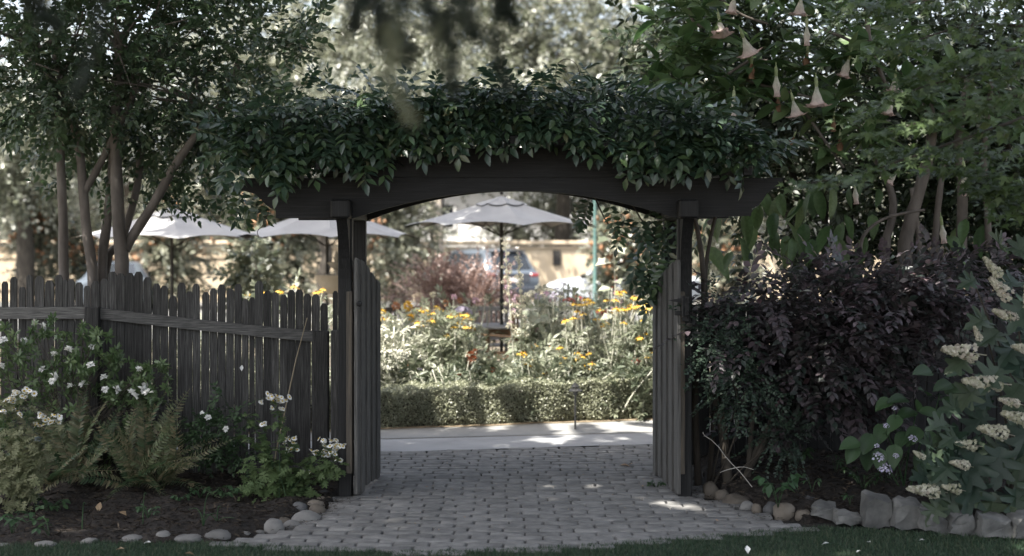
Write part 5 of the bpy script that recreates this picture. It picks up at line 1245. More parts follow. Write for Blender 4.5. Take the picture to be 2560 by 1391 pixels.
feverfew('bright green feverfew with flat white daisy heads beside the left post', (*G(715, 1255)[:2], .03), [(690, 1005), (700, 1030), (655, 1065), (620, 1040), (730, 1110), (720, 1130), (815, 1115), (835, 1120), (790, 1135), (770, 1185), (640, 1110), (610, 1090), (840, 1150)],
         0, [(688, 998, 36, 9, 16), (690, 992, 22, 8, 7), (690, 1022, 18, 4, 5), (658, 1062, 6, 5, 3), (728, 1102, 18, 8, 9), (722, 1124, 8, 5, 4), (745, 1124, 4, 3, 1), (836, 1108, 24, 9, 16), (806, 1100, 10, 5, 5), (783, 1130, 12, 5, 6), (830, 1130, 22, 10, 9), (848, 1145, 8, 6, 4), (778, 1178, 9, 4, 3)], 'fever', FV,
         [(680, 1215, 75, 50, 130), (740, 1250, 70, 35, 80), (650, 1170, 50, 50, 40), (810, 1180, 50, 40, 40), (625, 1240, 40, 25, 25)], 101)
FV2 = 8.75
feverfew('pale yellow green feverfew with white daisy clusters at the left edge', (*G(45, 1280)[:2], .03), [(20, 1000), (50, 985), (80, 980), (130, 1045), (95, 1055), (145, 1060), (10, 1020), (40, 1060), (110, 1090)],
         0, [(18, 1002, 22, 7, 9), (60, 985, 28, 9, 12), (75, 978, 12, 6, 4), (36, 1024, 9, 5, 3), (48, 1036, 8, 4, 3), (130, 1050, 22, 12, 18), (92, 1060, 9, 5, 4), (105, 1038, 10, 5, 5), (5, 1030, 8, 5, 3)], 'fever_pale', FV2,
         [(35, 1150, 60, 80, 170), (80, 1130, 50, 50, 70), (40, 1240, 50, 40, 70), (70, 1190, 40, 60, 50), (-40, 1160, 50, 90, 60)], 103)
# path light, flood light, stake, litter, weeds
def path_light(label, px, py, wpx, Y, mat, tiers=1, tall=None):
    top = W(px, py, Y); root = thing('path_light', label, 'light', (top[0], Y, 0)); r = wpx / FPX * Y / 2; z = top[2]
    mb = MB(); mb.lathe([(r, -.012), (r * .98, -.004), (r * .6, .012), (r * .2, .024), (.008, .027)], 28, (top[0], Y, z)); mb.build('shade', M[mat], root, smooth=40)
    if tiers > 1:
        mb = MB(); mb.lathe([(r * .62, .026), (r * .6, .034), (r * .3, .052), (.012, .06), (.006, .068)], 24, (top[0], Y, z)); mb.build('top_cap', M[mat], root, smooth=40)
    mb = MB(); mb.tube([(top[0], Y, -.02), (top[0], Y, z - .01)], .009, 10); mb.build('stake', M[mat], root, smooth=60)
    mb = MB(); mb.lathe([(r * .3, -.05), (r * .34, -.012)], 14, (top[0], Y, z)); mb.build('lamp_holder', M[mat], root, smooth=40)
path_light('slate green mushroom path light among the pale daisies', 95, 1102, 62, 8.95, 'lampgreen')
path_light('pale two tier path light in front of the clipped hedge', 1438, 975, 34, 12.62, 'lampmetal', 2)
fp = W(765, 1182, 9.65); fx = thing('flood_light', 'small grey finned flood light behind the white daisies', 'light', (fp[0], 9.65, .03))
mb = MB(); mb.bbox(fp, (.055, .05, .045), .005, R=rotx(-.4)); mb.build('lamp_head', M['lampmetal'], fx)
mb = MB()
for i in range(5): mb.box(fp + [-.02 + .01 * i, -.002, .026], (.003, .045, .012), R=rotx(-.4))
mb.build('cooling_fins', M['lampmetal'], fx)
mb = MB(); mb.tube([fp + [0, .01, -.02], fp + [-.02, .02, -.09], (fp[0] - .05, 9.67, .0)], .008, 8); mb.build('bracket', M['iron'], fx)
sp = thing('cane_stake', 'thin tan cane leaning against the left fence', 'stake', (*W(680, 0, 9.75)[:2], .03))
mb = MB(); mb.tube([(sp.location[0], 9.75, .0), W(690, 1130, 9.8), W(740, 900, 9.98), W(768, 795, 10.03)], [.005, .005, .0042, .003], 7); mb.build('cane', M['bamboo'], sp, smooth=60)
for lb, px, py, Y, s, r_, m_ in (('pale heart shaped petal stuck on the dark fence', 604, 928, 10.085, .045, rotx(1.5), 'petal_white'), ('small white petal lying on the lawn near the tall pale stone', 378, 1356, None, .05, rotz(1.3), 'petal_white'), ('tan fallen leaf on the mulch right of the fern', 482, 1220, None, .08, rotz(.6) @ rotx(.5), 'dead'), ('brown curled leaf on the mulch under the fern', 316, 1290, None, .08, rotz(1.0) @ rotx(.4), 'dead'), ('upright dry leaf stuck in the mulch under the fern', 246, 1282, None, .07, rotx(1.2), 'dead'), ('pale dry leaf on the lawn below the fern', 312, 1372, None, .06, rotz(1.4), 'dead'), ('pale dry leaf at the lower edge of the lawn near the path tip', 460, 1384, None, .06, rotz(-1.3), 'dead'), ('curled pale leaf on the bricks near the right gate', 1548, 1164, None, .09, rotz(-1.5) @ rotx(.1), 'dead'), ('small pale leaf chip beside the curled leaf on the bricks', 1582, 1160, None, .04, rotz(1), 'dead'), ('upright white petal on the lawn at the bottom right of the path', 1870, 1385, None, .05, rotx(1.1), 'petal_white'), ('white petal on the lawn below the brick shaped stone', 2074, 1358, None, .045, rotz(1.5), 'petal_white'), ('white petal on the lawn below the tallest grey block', 2177, 1356, None, .035, rotz(.4), 'petal_white'), ('tiny white petal on the lawn below the tilted stone', 2152, 1377, None, .03, rotz(2), 'petal_white'), ('white petal on the lawn below the oak shaped leaves', 2312, 1350, None, .035, rotz(1.2), 'petal_white')):
    p = W(px, py, Y) if Y else G(px, py, .03 if py < 1300 and not 1500 < px < 1600 else .022)
    mb = MB(); t_ = leaf8(.62, .12, .25, .5); mb.add(t_[0] * s, t_[1], r=.4); o = mb.build('fallen_petal' if m_ == 'petal_white' else 'fallen_leaf', M[m_]); o.matrix_basis = Matrix.Translation(Vector(p)) @ Matrix([list(r) + [0] for r in r_] + [[0, 0, 0, 1]]); tag(o, lb, 'petal' if m_ == 'petal_white' else 'leaf', 'litter on the ground')
for i, (lb, px, py, h, n, ll, m_) in enumerate((('small plant with rounded leaves at the left edge of the mulch', 30, 1330, .12, 8, .05, 'weed'), ('low leafy weed below the fern on its left', 120, 1290, .1, 10, .05, 'hyd'), ('weed with wavy leaf near the lawn edge', 125, 1338, .1, 4, .05, 'weed'), ('low creeping weed in the mulch right of the fern', 500, 1240, .06, 9, .035, 'weed'), ('weed with round leaves left of the feverfew', 560, 1245, .08, 8, .05, 'weed'), ('patch of weed before the bare mulch middle', 370, 1290, .06, 8, .035, 'weed'), ('creeping weed in front of the fence under the dark shrub', 450, 1255, .05, 8, .035, 'weed'))):
    weed(lb, px, py, h, n, ll, m_, None, 30 + i, .9)
for i, (lb, px, py, h) in enumerate((('long grass shoot bending over beside the path tip', 508, 1318, .22), ('thin grass shoot standing in the mulch below the fern', 205, 1328, .18), ('thin grass shoot right of the brown curled leaf', 357, 1310, .20), ('short grass shoot left of the domed stone', 542, 1312, .12))):
    p = G(px, py, .03); root = thing('grass_shoot', lb, 'grass', p, 'grass shoots in the left bed'); mb = MB()
    for k, (dx, hh) in enumerate(((.05 if i == 0 else .02, h), (-.06, h * .55), (.08, h * .4))[:3 if i in (0, 3) else 1]):
        C_ = curve([p, p + [dx * .2, 0, hh * .6], p + [dx * .7, -.01, hh * .95], p + [dx * 1.4, -.02, hh * .9]], 9); mb.tube(C_, np.linspace(.004, .001, 9), 4)
    mb.build('blade', M['weed'], root)

# ------------------------------------------------------------------ the sunny garden beyond the gate
hd = thing('box_hedge', 'low clipped boxwood hedge along the path behind the gate', 'hedge', (0, 13.2, 0))
g = np.random.default_rng(111); mb = MB()
hx = np.linspace(-5, 5, 40); V = []
for x in hx:
    y0 = float(hedge_y(x)) + .10; V += [(x, y0, 0), (x, y0 + .02, .29), (x, y0 + .50, .29), (x, y0 + .52, 0)]
F = []
for i in range(len(hx) - 1):
    a = 4 * i; F += [(a, a + 4, a + 5, a + 1), (a + 1, a + 5, a + 6, a + 2), (a + 2, a + 6, a + 7, a + 3)]
core = MB(); core.add(V, F); core.build('twig_core', M['bark_dark'], hd)
def hedge_leaves(n, x0, x1):
    x = g.uniform(x0, x1, n); t = g.random(n); y0 = hedge_y(x); h = .375 + .018 * np.sin(2.1 * x) + .012 * np.sin(7 * x)
    front = t < .42
    P = np.zeros((n, 3)); P[:, 0] = x; d = np.abs(g.normal(0, .022, n))
    zf = g.random(n) * h
    P[front, 1] = (y0 + .03 + .02 * np.sin(5 * x + 9 * zf) + .02 * np.sin(13 * x - 4 * zf) + d)[front] + .02 * (1 - np.minimum(zf / .06, 1))[front]; P[front, 2] = zf[front]
    tp = ~front; P[tp, 1] = (y0 + .04 + g.random(n) * .6)[tp]; P[tp, 2] = (h - d + .018 * np.sin(11 * x) + .01 * np.sin(29 * x + 4))[tp]
    N = np.where(front[:, None], [0, -1, .3], [0, -.15, 1]); return P, N + g.normal(0, .55, (n, 3))
P, D = hedge_leaves(60000, -1.8, 2.0); mb.inst(leaf2(.65, .2), frames(g.normal(0, 1, (len(P), 3)), D), P, g.uniform(.014, .026, len(P)), rnd=g.random(len(P)))
P, D = hedge_leaves(6000, -4.2, -1.8); mb.inst(leaf2(.65, .2), frames(g.normal(0, 1, (len(P), 3)), D), P, g.uniform(.018, .034, len(P)), rnd=g.random(len(P)))
P, D = hedge_leaves(5000, 2.0, 4.2); mb.inst(leaf2(.65, .2), frames(g.normal(0, 1, (len(P), 3)), D), P, g.uniform(.018, .034, len(P)), rnd=g.random(len(P)))
mb.build('foliage', M['box'], hd)['kind'] = 'stuff'

def daisy_me(pm, em, k=9, L=.036, droop=.35, seed=0, w=.42):
    g2 = np.random.default_rng(seed); mb = MB(); a = np.arange(k) * 2 * PI / k + g2.normal(0, .1, k); D = np.stack([np.cos(a), np.sin(a), np.full(k, -droop * .4) + g2.normal(0, .12, k)], 1)
    mb.inst(leaf8(w, .04, droop, .55), frames(D), nrm(D) * .006, np.full(k, L), m=0, rnd=g2.random(k)); mb.lathe([(.010, -.004), (.011, .004), (.007, .011), (.002, .013)], 8, m=1); return mb.mesh('flower', [M[pm], M[em]])
gold_me = [daisy_me('gold', 'brown_eye', 10, .040, .35, i, .46) for i in range(3)]
def pom_me(pm, r=.04, k=60, seed=0, flat=.8):
    g2 = np.random.default_rng(seed); mb = MB(); D = nrm(g2.normal(0, 1, (k, 3)) + [0, 0, .35]); mb.inst(leaf8(.6, .1, .2, .6), frames(D, None, .3), D * r * .35 * [1, 1, flat], g2.uniform(.5, .75, k) * r, rnd=g2.random(k)); return mb.mesh('flower', M[pm])
def umbel_me(pm, r=.035, k=34, seed=0):
    g2 = np.random.default_rng(seed); mb = MB(); a = g2.uniform(0, 2 * PI, k); u = g2.random(k) ** .5; P = np.stack([r * u * np.cos(a), r * u * np.sin(a), r * .5 * (1 - u * u) + g2.normal(0, .003, k)], 1)
    mb.inst(floret, frames(P / r + [0, 0, .6], g2.normal(0, 1, (k, 3))), P, g2.uniform(.3, .45, k) * r, rnd=g2.random(k)); return mb.mesh('flower', M[pm])
sp_b = [sprig(9, .22, leaf8(.34, .1, .25), .085, 50, seed=1000 + i, pairs=False, droop=.2, flat=.3, twig=.003) for i in range(4)]
sp_bw = [sprig(8, .2, leaf8(.55, .08, .25), .075, 55, seed=1010 + i, droop=.2, flat=.3, twig=.003) for i in range(3)]
def bedplant(label, cat, px, Y, fl, meshes, spread, hts, nst, nleaf, lm='bed', sm='silver', leaf=None, seed=0, s=(.9, 1.2), name='perennial', group=None, lean=.1, dY=.3, tilt=.5, z0=0, ll=(.7, 1.2)):
    """clump: pale stems, leafy sprigs, flowers at photo pixels fl (their own depth jitter)"""
    g = np.random.default_rng(seed + 1100); bx = W(px, 0, Y)[0]; root = thing(name, label, cat, (bx, Y, z0), group)
    st, fo = MB(), MB(); heads = [W(a, b, Y + g.uniform(-dY, dY)) for a, b in fl]
    tips = list(heads)
    for _ in range(nst):
        tx_, ty_, h_ = bx + g.uniform(-spread, spread), Y + g.uniform(-dY, dY), g.uniform(*hts)
        if Y < 16 and 1185 < 1280 + tx_ / ty_ * FPX < 1315: h_ = min(h_, .34)      # low planting before the table
        tips.append(np.array([tx_, ty_, h_]))
    for e in tips:
        s0 = np.array([bx + (e[0] - bx) * g.uniform(.4, .8) + g.normal(0, lean), e[1] + g.normal(0, .08), z0 - .02]); m_ = (s0 + e) / 2 + np.array([g.normal(0, .03), g.normal(0, .03), 0])
        C_ = curve([s0, m_, e], 8); st.tube(C_, np.linspace(.0095, .005, 8), 4, r=g.random())
        k = nleaf; t = g.uniform(.1, .93, k); T = np.stack([np.interp(t * 7, np.arange(8), C_[:, q]) for q in range(3)], 1)
        foliage(fo, leaf or sp_b, T, np.stack([g.normal(0, .8, k), g.normal(-.2, .7, k), g.uniform(.1, 1, k)], 1), ll, .1, .2, .4, int(seed * 7 + len(st.V)))
    if nleaf: fo.build('foliage', M[lm], root)['kind'] = 'stuff'
    if st.V: st.build('stem', M[sm], root)['kind'] = 'stuff'
    for i, h in enumerate(heads): place('flower', meshes[i % len(meshes)], root, h, rotz(g.uniform(0, 6)) @ rotx(g.normal(0, .3) + tilt * .2), g.uniform(*s))
    return root
yl = [(952, 780), (956, 796), (1053, 773), (1072, 786), (1044, 805), (1041, 816), (1094, 765), (1118, 779), (1096, 771), (1137, 789), (1150, 786), (1161, 795), (1176, 796), (1079, 799), (1137, 816), (1163, 816), (1180, 817), (1120, 837), (1059, 808), (1146, 806), (1085, 782), (1108, 776), (963, 776), (968, 795), (1062, 775), (1128, 788), (1168, 786)]
yr = [(1433, 758), (1461, 747), (1466, 759), (1479, 754), (1444, 777), (1457, 783), (1453, 794), (1433, 794), (1412, 800), (1500, 773), (1517, 749), (1539, 749), (1548, 731), (1560, 728), (1530, 780), (1550, 782), (1517, 791), (1491, 796), (1504, 812), (1515, 807), (1541, 771), (1569, 771), (1576, 762), (1595, 764), (1608, 760), (1610, 775), (1625, 768), (1586, 742), (1595, 744), (1440, 760), (1452, 760), (1470, 748), (1585, 768), (1555, 772)]
yr2 = [(1599, 843), (1614, 833), (1625, 880), (1619, 892), (1606, 800), (1560, 806)]
ym = [(1302, 884), (1312, 882), (1338, 863), (1340, 876), (1330, 898), (1321, 911), (1345, 941), (1332, 930), (1366, 932), (1347, 956), (1375, 868), (1399, 868), (1346, 948), (1310, 890), (1355, 945)]
ym2 = [(1397, 889), (1403, 904), (1444, 882), (1442, 896), (1438, 913), (1450, 904), (1472, 883), (1472, 919), (1464, 910), (1414, 924), (1425, 925), (1400, 924), (1455, 890), (1408, 896), (1480, 908)]
GY = 'clumps of yellow daisies in the flower bed'
bedplant('yellow daisy clump left of the table with grey green leafy stems', 'flower', 1110, 14.5, yl, gold_me, .7, (.35, .85), 46, 9, seed=1, name='yellow_daisy', group=GY, s=(1.0, 1.35))
bedplant('tallest yellow daisy clump with long pale stems near the right gate', 'flower', 1510, 14.4, yr, gold_me, .5, (.3, .8), 20, 4, seed=2, name='yellow_daisy', group=GY, s=(1.0, 1.35), ll=(.6, 1))
bedplant('few yellow daisies against the right gate edge', 'flower', 1615, 13.9, yr2, gold_me, .12, (.3, .7), 6, 6, seed=3, name='yellow_daisy', group=GY, s=(.9, 1.1))
bedplant('low yellow daisy clump below the hollyhock right of the chair', 'flower', 1335, 13.7, ym, gold_me, .22, (.3, .55), 14, 5, seed=4, name='yellow_daisy', group=GY, s=(.9, 1.15))
bedplant('low yellow daisy clump just above the hedge in the middle', 'flower', 1435, 13.75, ym2, gold_me, .25, (.3, .5), 18, 6, 'bed_dark', seed=5, name='yellow_daisy', group=GY, s=(.9, 1.15))
bedplant('orange and coral low flowers at the left end of the bed', 'flower', 1005, 13.8, [(995, 895), (1046, 950), (1016, 918), (982, 923), (1025, 935), (982, 939), (995, 884), (1014, 880), (955, 916), (983, 965), (1032, 940), (970, 930), (1020, 948)], [umbel_me('orange', .04, seed=3), umbel_me('orange', .034, seed=4)], .28, (.2, .5), 40, 8, seed=6, name='sedum', leaf=sp_bw)
bedplant('big golden dahlia heads above the yellow daisies at the left', 'flower', 1022, 15.0, [(1020, 766), (1026, 795), (990, 766)], [pom_me('gold', .066, 80, 1), pom_me('gold', .06, 80, 2), pom_me('orange', .05, 60, 3)], .12, (.5, .8), 5, 6, seed=7, name='dahlia')
bedplant('mauve flat flower head beside the table', 'flower', 1156, 15.2, [(1152, 776), (1165, 778)], [umbel_me('mauve', .085, 60, 5)], .1, (.4, .7), 4, 7, seed=8, name='phlox')
bedplant('dusky pink and coral flowers in front of the bronze shrub', 'flower', 1130, 16.0, [(1115, 758), (1135, 743), (1083, 737), (1150, 752), (1190, 752), (1215, 745), (1228, 752)], [pom_me('orange', .045, 50, 6), pom_me('pink', .045, 50, 7), pom_me('cream', .04, 50, 8)], .5, (.5, .8), 10, 7, seed=9, name='dahlia')
bedplant('rust red leafy plant in the middle of the bed', 'plant', 1195, 13.9, [(1182, 898), (1188, 880), (1175, 888), (1146, 933), (1230, 924), (1249, 946), (1100, 957), (1190, 910), (1178, 905), (1135, 940)], [pom_me('rust', .045, 50, 9), pom_me('rust', .035, 40, 10)], .35, (.2, .42), 26, 8, 'bed_dark', seed=10, name='coleus', leaf=sp_bw)
bedplant('few red flower heads among the tallest yellow daisies', 'flower', 1507, 14.9, [(1505, 784), (1512, 782), (1424, 754), (1446, 745)], [umbel_me('redp', .07, 40, 11), umbel_me('redp', .05, 40, 12)], .1, (.5, .8), 3, 6, seed=11, name='zinnia')
bedplant('dark red flower low by the right gate', 'flower', 1591, 13.6, [(1591, 905)], [pom_me('redp', .045, 50, 13)], .1, (.2, .5), 6, 6, 'bed_dark', seed=12, name='zinnia')
bedplant('pale pink mallow with broad leaves behind the low daisies', 'flower', 1355, 14.6, [(1366, 737), (1384, 739), (1347, 818), (1362, 824), (1345, 741), (1380, 750)], [pom_me('pink', .05, 30, 14, .4), pom_me('mauve', .05, 30, 15, .4), pom_me('pink', .045, 30, 16, .4)], .35, (.6, 1.1), 34, 9, seed=13, name='mallow', leaf=[sprig(7, .25, leaf8(.85, .05, .25, .5), .11, 55, seed=1030, droop=.3, flat=.3), *sp_b])
bedplant('violet spiky flowers in front of the white car', 'flower', 1400, 15.5, [(1390, 726), (1408, 712), (1398, 735)], [umbel_me('mauve', .05, 30, 17)], .2, (.6, .95), 8, 7, seed=14, name='aster')
bedplant('white tufted flowers above the mallow', 'flower', 1340, 15.3, [(1330, 735), (1350, 728), (1362, 722), (1375, 728), (1345, 750), (1360, 760), (1378, 765), (1390, 775), (1400, 745)], [umbel_me('cream', .06, 40, 18)], .3, (.6, 1.05), 30, 8, 'silver', seed=15, name='yarrow')
bedplant('silver stemmed sprays at the left end of the bed beside the left gate', 'plant', 965, 13.75, [(960, 815), (985, 805), (1000, 812), (975, 835), (950, 830)], [umbel_me('cream', .03, 24, 19)], .25, (.5, .9), 44, 5, 'silver', seed=16, name='artemisia')
bedplant('pale lilac spike low in the bed left of the rust red plant', 'flower', 1052, 13.7, [(1051, 900), (1052, 912), (1050, 925)], [umbel_me('mauve', .03, 24, 20)], .08, (.2, .4), 6, 6, seed=17, name='aster')
bedplant('dense green leafy perennials along the back of the hedge', 'plant', 1240, 13.55, [], [], 1.7, (.3, .5), 150, 6, 'bed_dark', seed=18, name='groundcover_plant')
bedplant('fine green grassy clump beside the right gate', 'plant', 1612, 14.2, [], [], .22, (.5, .95), 60, 4, 'bed_dark', 'bed_dark', [tm_of((lambda m_: (m_.inst(leaf8(.06, .1, .3), frames(np.array([[.2, 1, .1], [-.2, 1, 0], [0, 1, .2]])), np.zeros((3, 3)), .35), m_)[1])(MB()))], seed=19, name='ornamental_grass')
bedplant('grey green leafy perennials in the middle of the bed behind the daisies', 'plant', 1230, 15.1, [], [], 1.7, (.4, .75), 90, 7, 'bed', seed=20, name='leafy_perennial')
bedplant('dark leafy perennials in front of the white car', 'plant', 1520, 15.6, [(1475, 735), (1500, 745), (1530, 720)], [umbel_me('rust', .03, 20, 21)], .5, (.7, 1.2), 30, 9, 'bed_dark', seed=21, name='leafy_perennial')
bedplant('bed plants seen through the gaps of the left fence', 'plant', 500, 14.0, [(620, 735), (700, 727), (745, 722), (790, 730), (800, 728), (808, 722), (735, 715), (655, 728)], gold_me, 1.9, (.4, 1.0), 90, 8, seed=22, name='leafy_perennial')
# hollyhocks
hb = [pom_me('cream', .034, 26, 31, .6), pom_me('cream', .028, 24, 32, .6), pom_me('pink', .03, 24, 33, .6)]
hl_ = leaf_fan([(.25, -.02), (.45, .15), (.38, .35), (.5, .6), (.25, .7), (0, 1)], .2, .15, .4); hm = MB(); hm.add(hl_[0], hl_[1], r=.8); hleaf = hm.mesh('leaf', M['bed'])
for i, (lb, pts, n_, mm) in enumerate((('tallest cream hollyhock spike beside the umbrella pole', [(1288, 955), (1278, 800), (1268, 690), (1263, 592)], 44, 0), ('second cream hollyhock spike leaning right of the first', [(1300, 955), (1304, 800), (1300, 700), (1294, 628)], 34, 0), ('hollyhock spike with broad leaves in front of the white car', [(1545, 940), (1540, 780), (1535, 650), (1528, 560)], 26, 0), ('short cream hollyhock right of the chair', [(1352, 960), (1350, 850), (1356, 780), (1360, 735)], 18, 0))):
    Y = 14.2 + .15 * i; P = curve([W(a, b, Y) for a, b in pts], 24); P[0][2] = 0; root = thing('hollyhock', lb, 'flower', P[0], 'hollyhock spikes in the flower bed'); g = np.random.default_rng(1300 + i)
    mb = MB(); mb.tube(P, np.linspace(.012, .004, 24), 6); mb.build('stem', M['silver'], root)
    for k in range(n_):
        t = .28 + .72 * k / n_; p = P[min(int(t * 23), 23)] + g.normal(0, .018, 3) * (1.35 - t); a = k * 2.4
        place('flower', hb[int(g.integers(0, 2)) if g.random() < .9 else 2], root, p + np.array([math.cos(a), math.sin(a), 0]) * .035 * (1.5 - t), rotz(a) @ rotx(1.0), (1.35 - .75 * t) * g.uniform(.9, 1.15))
    for k in range((4, 5, 14, 8)[i]):
        p = P[int((.04 + .035 * k if i < 2 else .08 + .06 * k) * 23) % 22]; d = np.array([[math.cos(k * 2.2), math.sin(k * 2.2) - .3, -.1]]); place('leaf', hleaf, root, p + nrm(d)[0] * .05, frames(d, np.array([0, -.5, 1.0]), .2)[0], g.uniform(.10, .17))
# bronze barberry and fruiting columns
sp_ba = [sprig(14, .3, leaf4(.5, .08, .15), .05, 55, seed=1040 + i, droop=.3, flat=.3, twig=.003) for i in range(3)]
shrub('barberry_shrub', 'rounded bronze pink shrub behind the yellow daisies', 'shrub', (W(1150, 0, 19)[0], 19, 0), [(*W(1090, 745, 19), .55, .5, .4), (*W(1190, 745, 19), .55, .5, .42), (*W(1140, 770, 18.8), .6, .5, .4)], 900, sp_ba, 'barberry', seed=131, stems=5, stem_r=.02, addD=(0, 0, .3))

# table and chairs under the parasol
QY = 16.5
tb = thing('patio_table', 'weathered wooden patio table under the middle parasol', 'table', (W(1257, 0, QY)[0], QY, 0))
tx = tb.location[0]
for i in range(8):
    mb = MB(); mb.bbox((tx - .02, QY - .385 + .11 * i, .715), (.92, .102, .024), .004); mb.build('slat', M['teak_grey'], tb)
for sy in (-1, 1):
    mb = MB(); mb.box((tx - .02, QY + sy * .38, .66), (.8, .025, .07)); mb.build('apron', M['teak'], tb)
for sx in (-1, 1):
    for sy in (-1, 1):
        mb = MB(); mb.bbox((tx - .02 + sx * .38, QY + sy * .36, .35), (.055, .055, .70), .004); mb.build('leg', M['teak'], tb)
def chair(label, loc, rz, mat):
    root = thing('patio_chair', label, 'chair', loc, 'wooden chairs around the patio table', rz)
    def part(name, *boxes):
        mb = MB()
        for c_, d_ in boxes: mb.bbox(c_, d_, .004)
        return mb.build(name, M[mat], root, world=False)
    for i in range(5): part('seat_slat', ((0, -.18 + .09 * i, .43), (.44, .078, .02)))
    for sx in (-1, 1):
        part('leg', ((sx * .22, -.22, .21), (.045, .045, .42))); part('leg', ((sx * .22, .23, .45), (.045, .045, .90)))
        part('armrest', ((sx * .22, 0, .64), (.055, .48, .022)), ((sx * .22, -.2, .53), (.035, .035, .21)))
        part('side_rail', ((sx * .22, 0, .395), (.03, .42, .05)))
    part('top_rail', ((0, .235, .875), (.40, .03, .055))); part('lower_rail', ((0, .235, .50), (.40, .026, .045)))
    for i in range(6): part('back_slat', ((-.15 + .06 * i, .235, .685), (.026, .014, .33)))
    part('stretcher', ((0, 0, .16), (.42, .03, .03)))
chair('warm brown wooden chair turned sideways in front of the patio table', (W(1283, 0, 16.0)[0], 16.0, 0), PI + .75, 'teak')
chair('grey wooden chair facing us behind the patio table', (W(1222, 0, 17.25)[0], 17.25, 0), 0, 'teak_grey')
chair('dark wooden chair half hidden right of the patio table', (W(1345, 0, 16.9)[0], 16.9, 0), -1.3, 'teak_dark')
chair('dark wooden chair behind the golden dahlias at the left', (W(975, 0, 17.0)[0], 17.0, 0), .2, 'teak_dark')
def parasol(label, px, Y, rim_l, rim_r, apex_y, rim_y, rz, zbase=0, vent=True):
    cx = W(px, 0, Y)[0]; R_ = (rim_r - rim_l) / 2 / FPX * Y * 1.03; za = W(0, apex_y, Y)[2]; zr = W(0, rim_y, Y)[2]
    root = thing('parasol', label, 'umbrella', (cx, Y, zbase), 'grey parasols in the sunny garden')
    nu, nv = 8, 7; ang0 = rz
    V = []; nseg = 8; cols = nseg * (nv - 1)
    for i in range(nu + 1):
        u = i / nu
        for j in range(cols):
            v = (j % (nv - 1)) / (nv - 1); a = ang0 + j / cols * 2 * PI
            s_ = 4 * v * (1 - v); poly = math.cos(PI / 8) / math.cos((v - .5) * PI / 4)
            r_ = R_ * u * poly * (1 - .045 * s_ * u)
            z_ = zr + (za - zr) * (1 - u) ** 1.08 * 1.0 - .035 * s_ * math.sin(PI * u) + .045 * s_ * u ** 3
            V.append((cx + r_ * math.cos(a), Y + r_ * math.sin(a), z_))
    F = [(i * cols + j, (i + 1) * cols + j, (i + 1) * cols + (j + 1) % cols, i * cols + (j + 1) % cols) for i in range(nu) for j in range(cols)]
    mb = MB(); mb.add(V, F); can = mb.build('canopy', M['canvas'], root, smooth=25)
    if vent:
        V = np.array(V[:cols * 3]).reshape(3, cols, 3); V2 = V.copy(); V2[:, :, 2] += .014; V2[:, :, :2] = (V2[:, :, :2] - [cx, Y]) * 1.06 + [cx, Y]
        mb = MB(); mb.add(V2.reshape(-1, 3), [(i * cols + j, (i + 1) * cols + j, (i + 1) * cols + (j + 1) % cols, i * cols + (j + 1) % cols) for i in range(2) for j in range(cols)]); mb.build('vent', M['canvas'], root, smooth=25)
        mb = MB(); ring = V2[2]; mb.tube(np.concatenate([ring, ring[:1]]) - [0, 0, .003], .0035, 4); mb.build('vent_hem', M['canvas_dark'], root)
    mb = MB(); mb.lathe([(.02, 0), (.024, .02), (.012, .035), (.026, .055), (.022, .08), (.004, .1)], 12, (cx, Y, za + .03)); mb.build('finial', M['pole'], root, smooth=40)
    mb = MB(); mb.tube([(cx, Y, zbase), (cx, Y, za)], .021, 10); mb.build('pole', M['pole'], root, smooth=60)
    mb = MB(); mb.lathe([(.026, 0), (.03, .01), (.03, .05), (.026, .06)], 10, (cx, Y, .98)); mb.build('crank', M['pole'], root, smooth=40)
    for k in range(8):
        a = ang0 + k * PI / 4; e = np.array([cx + R_ * .985 * math.cos(a), Y + R_ * .985 * math.sin(a), zr - .012])
        mb = MB(); mb.tube([(cx, Y, za - .04), e], .008, 5); rb = mb.build('rib', M['pole'], root)
        mb = MB(); mb.tube([(cx, Y, zr - .12), (np.array([cx, Y, za - .04]) + e) / 2 - [0, 0, .01]], .006, 4); mb.build('strut', M['pole'], rb)
    return root
p1 = parasol('grey parasol in the middle seen whole under the arch', 1254, QY, 1010, 1490, 493, 566, .22)
p2 = parasol('grey parasol partly behind the left arbor post', 818, 17.3, 592, 1038, 512, 594, .18)
p3 = parasol('sunlit parasol seen between the crape myrtle trunks', 430, 17.6, 178, 655, 521, 597, .3)
mb = MB(); cxm = np.array(p1.location); mb.tube([W(1225, 566, QY - 1.02), W(1280, 545, QY - .58)], .007, 5); mb.build('painted_shadow', M['canvas_dark'], p1)  # dark bar standing in for a shadow cast on the canopy
for i in range(3):   # dark benches seen below the parasols are tables there too
    pass
# fountain bowl
fy = 17.0; ft = thing('garden_fountain', 'cast stone fountain bowl behind the left arbor post', 'fountain', (W(842, 0, fy)[0], fy, 0)); fxx = ft.location[0]
zb = W(0, 687, fy)[2]
mb = MB(); mb.lathe([(.06, zb - .26), (.14, zb - .22), (.22, zb - .12), (.255, zb - .03), (.275, zb - .01), (.275, zb), (.24, zb), (.2, zb - .05)], 32, (fxx, fy, 0)); mb.build('bowl', M['caststone'], ft, smooth=35)
mb = MB(); mb.lathe([(.24, 0), (.24, .08), (.16, .12), (.10, .3), (.085, zb - .35), (.12, zb - .26), (.1, zb - .2)], 24, (fxx, fy, 0)); mb.build('pedestal', M['caststone'], ft, smooth=35)
mb = MB(); mb.lathe([(.03, zb - .05), (.035, zb + .06), (.09, zb + .11), (.12, zb + .15), (.11, zb + .155), (.03, zb + .15), (.045, zb + .21), (.02, zb + .27), (.002, zb + .3)], 20, (fxx, fy, 0)); mb.build('finial', M['caststone'], ft, smooth=35)
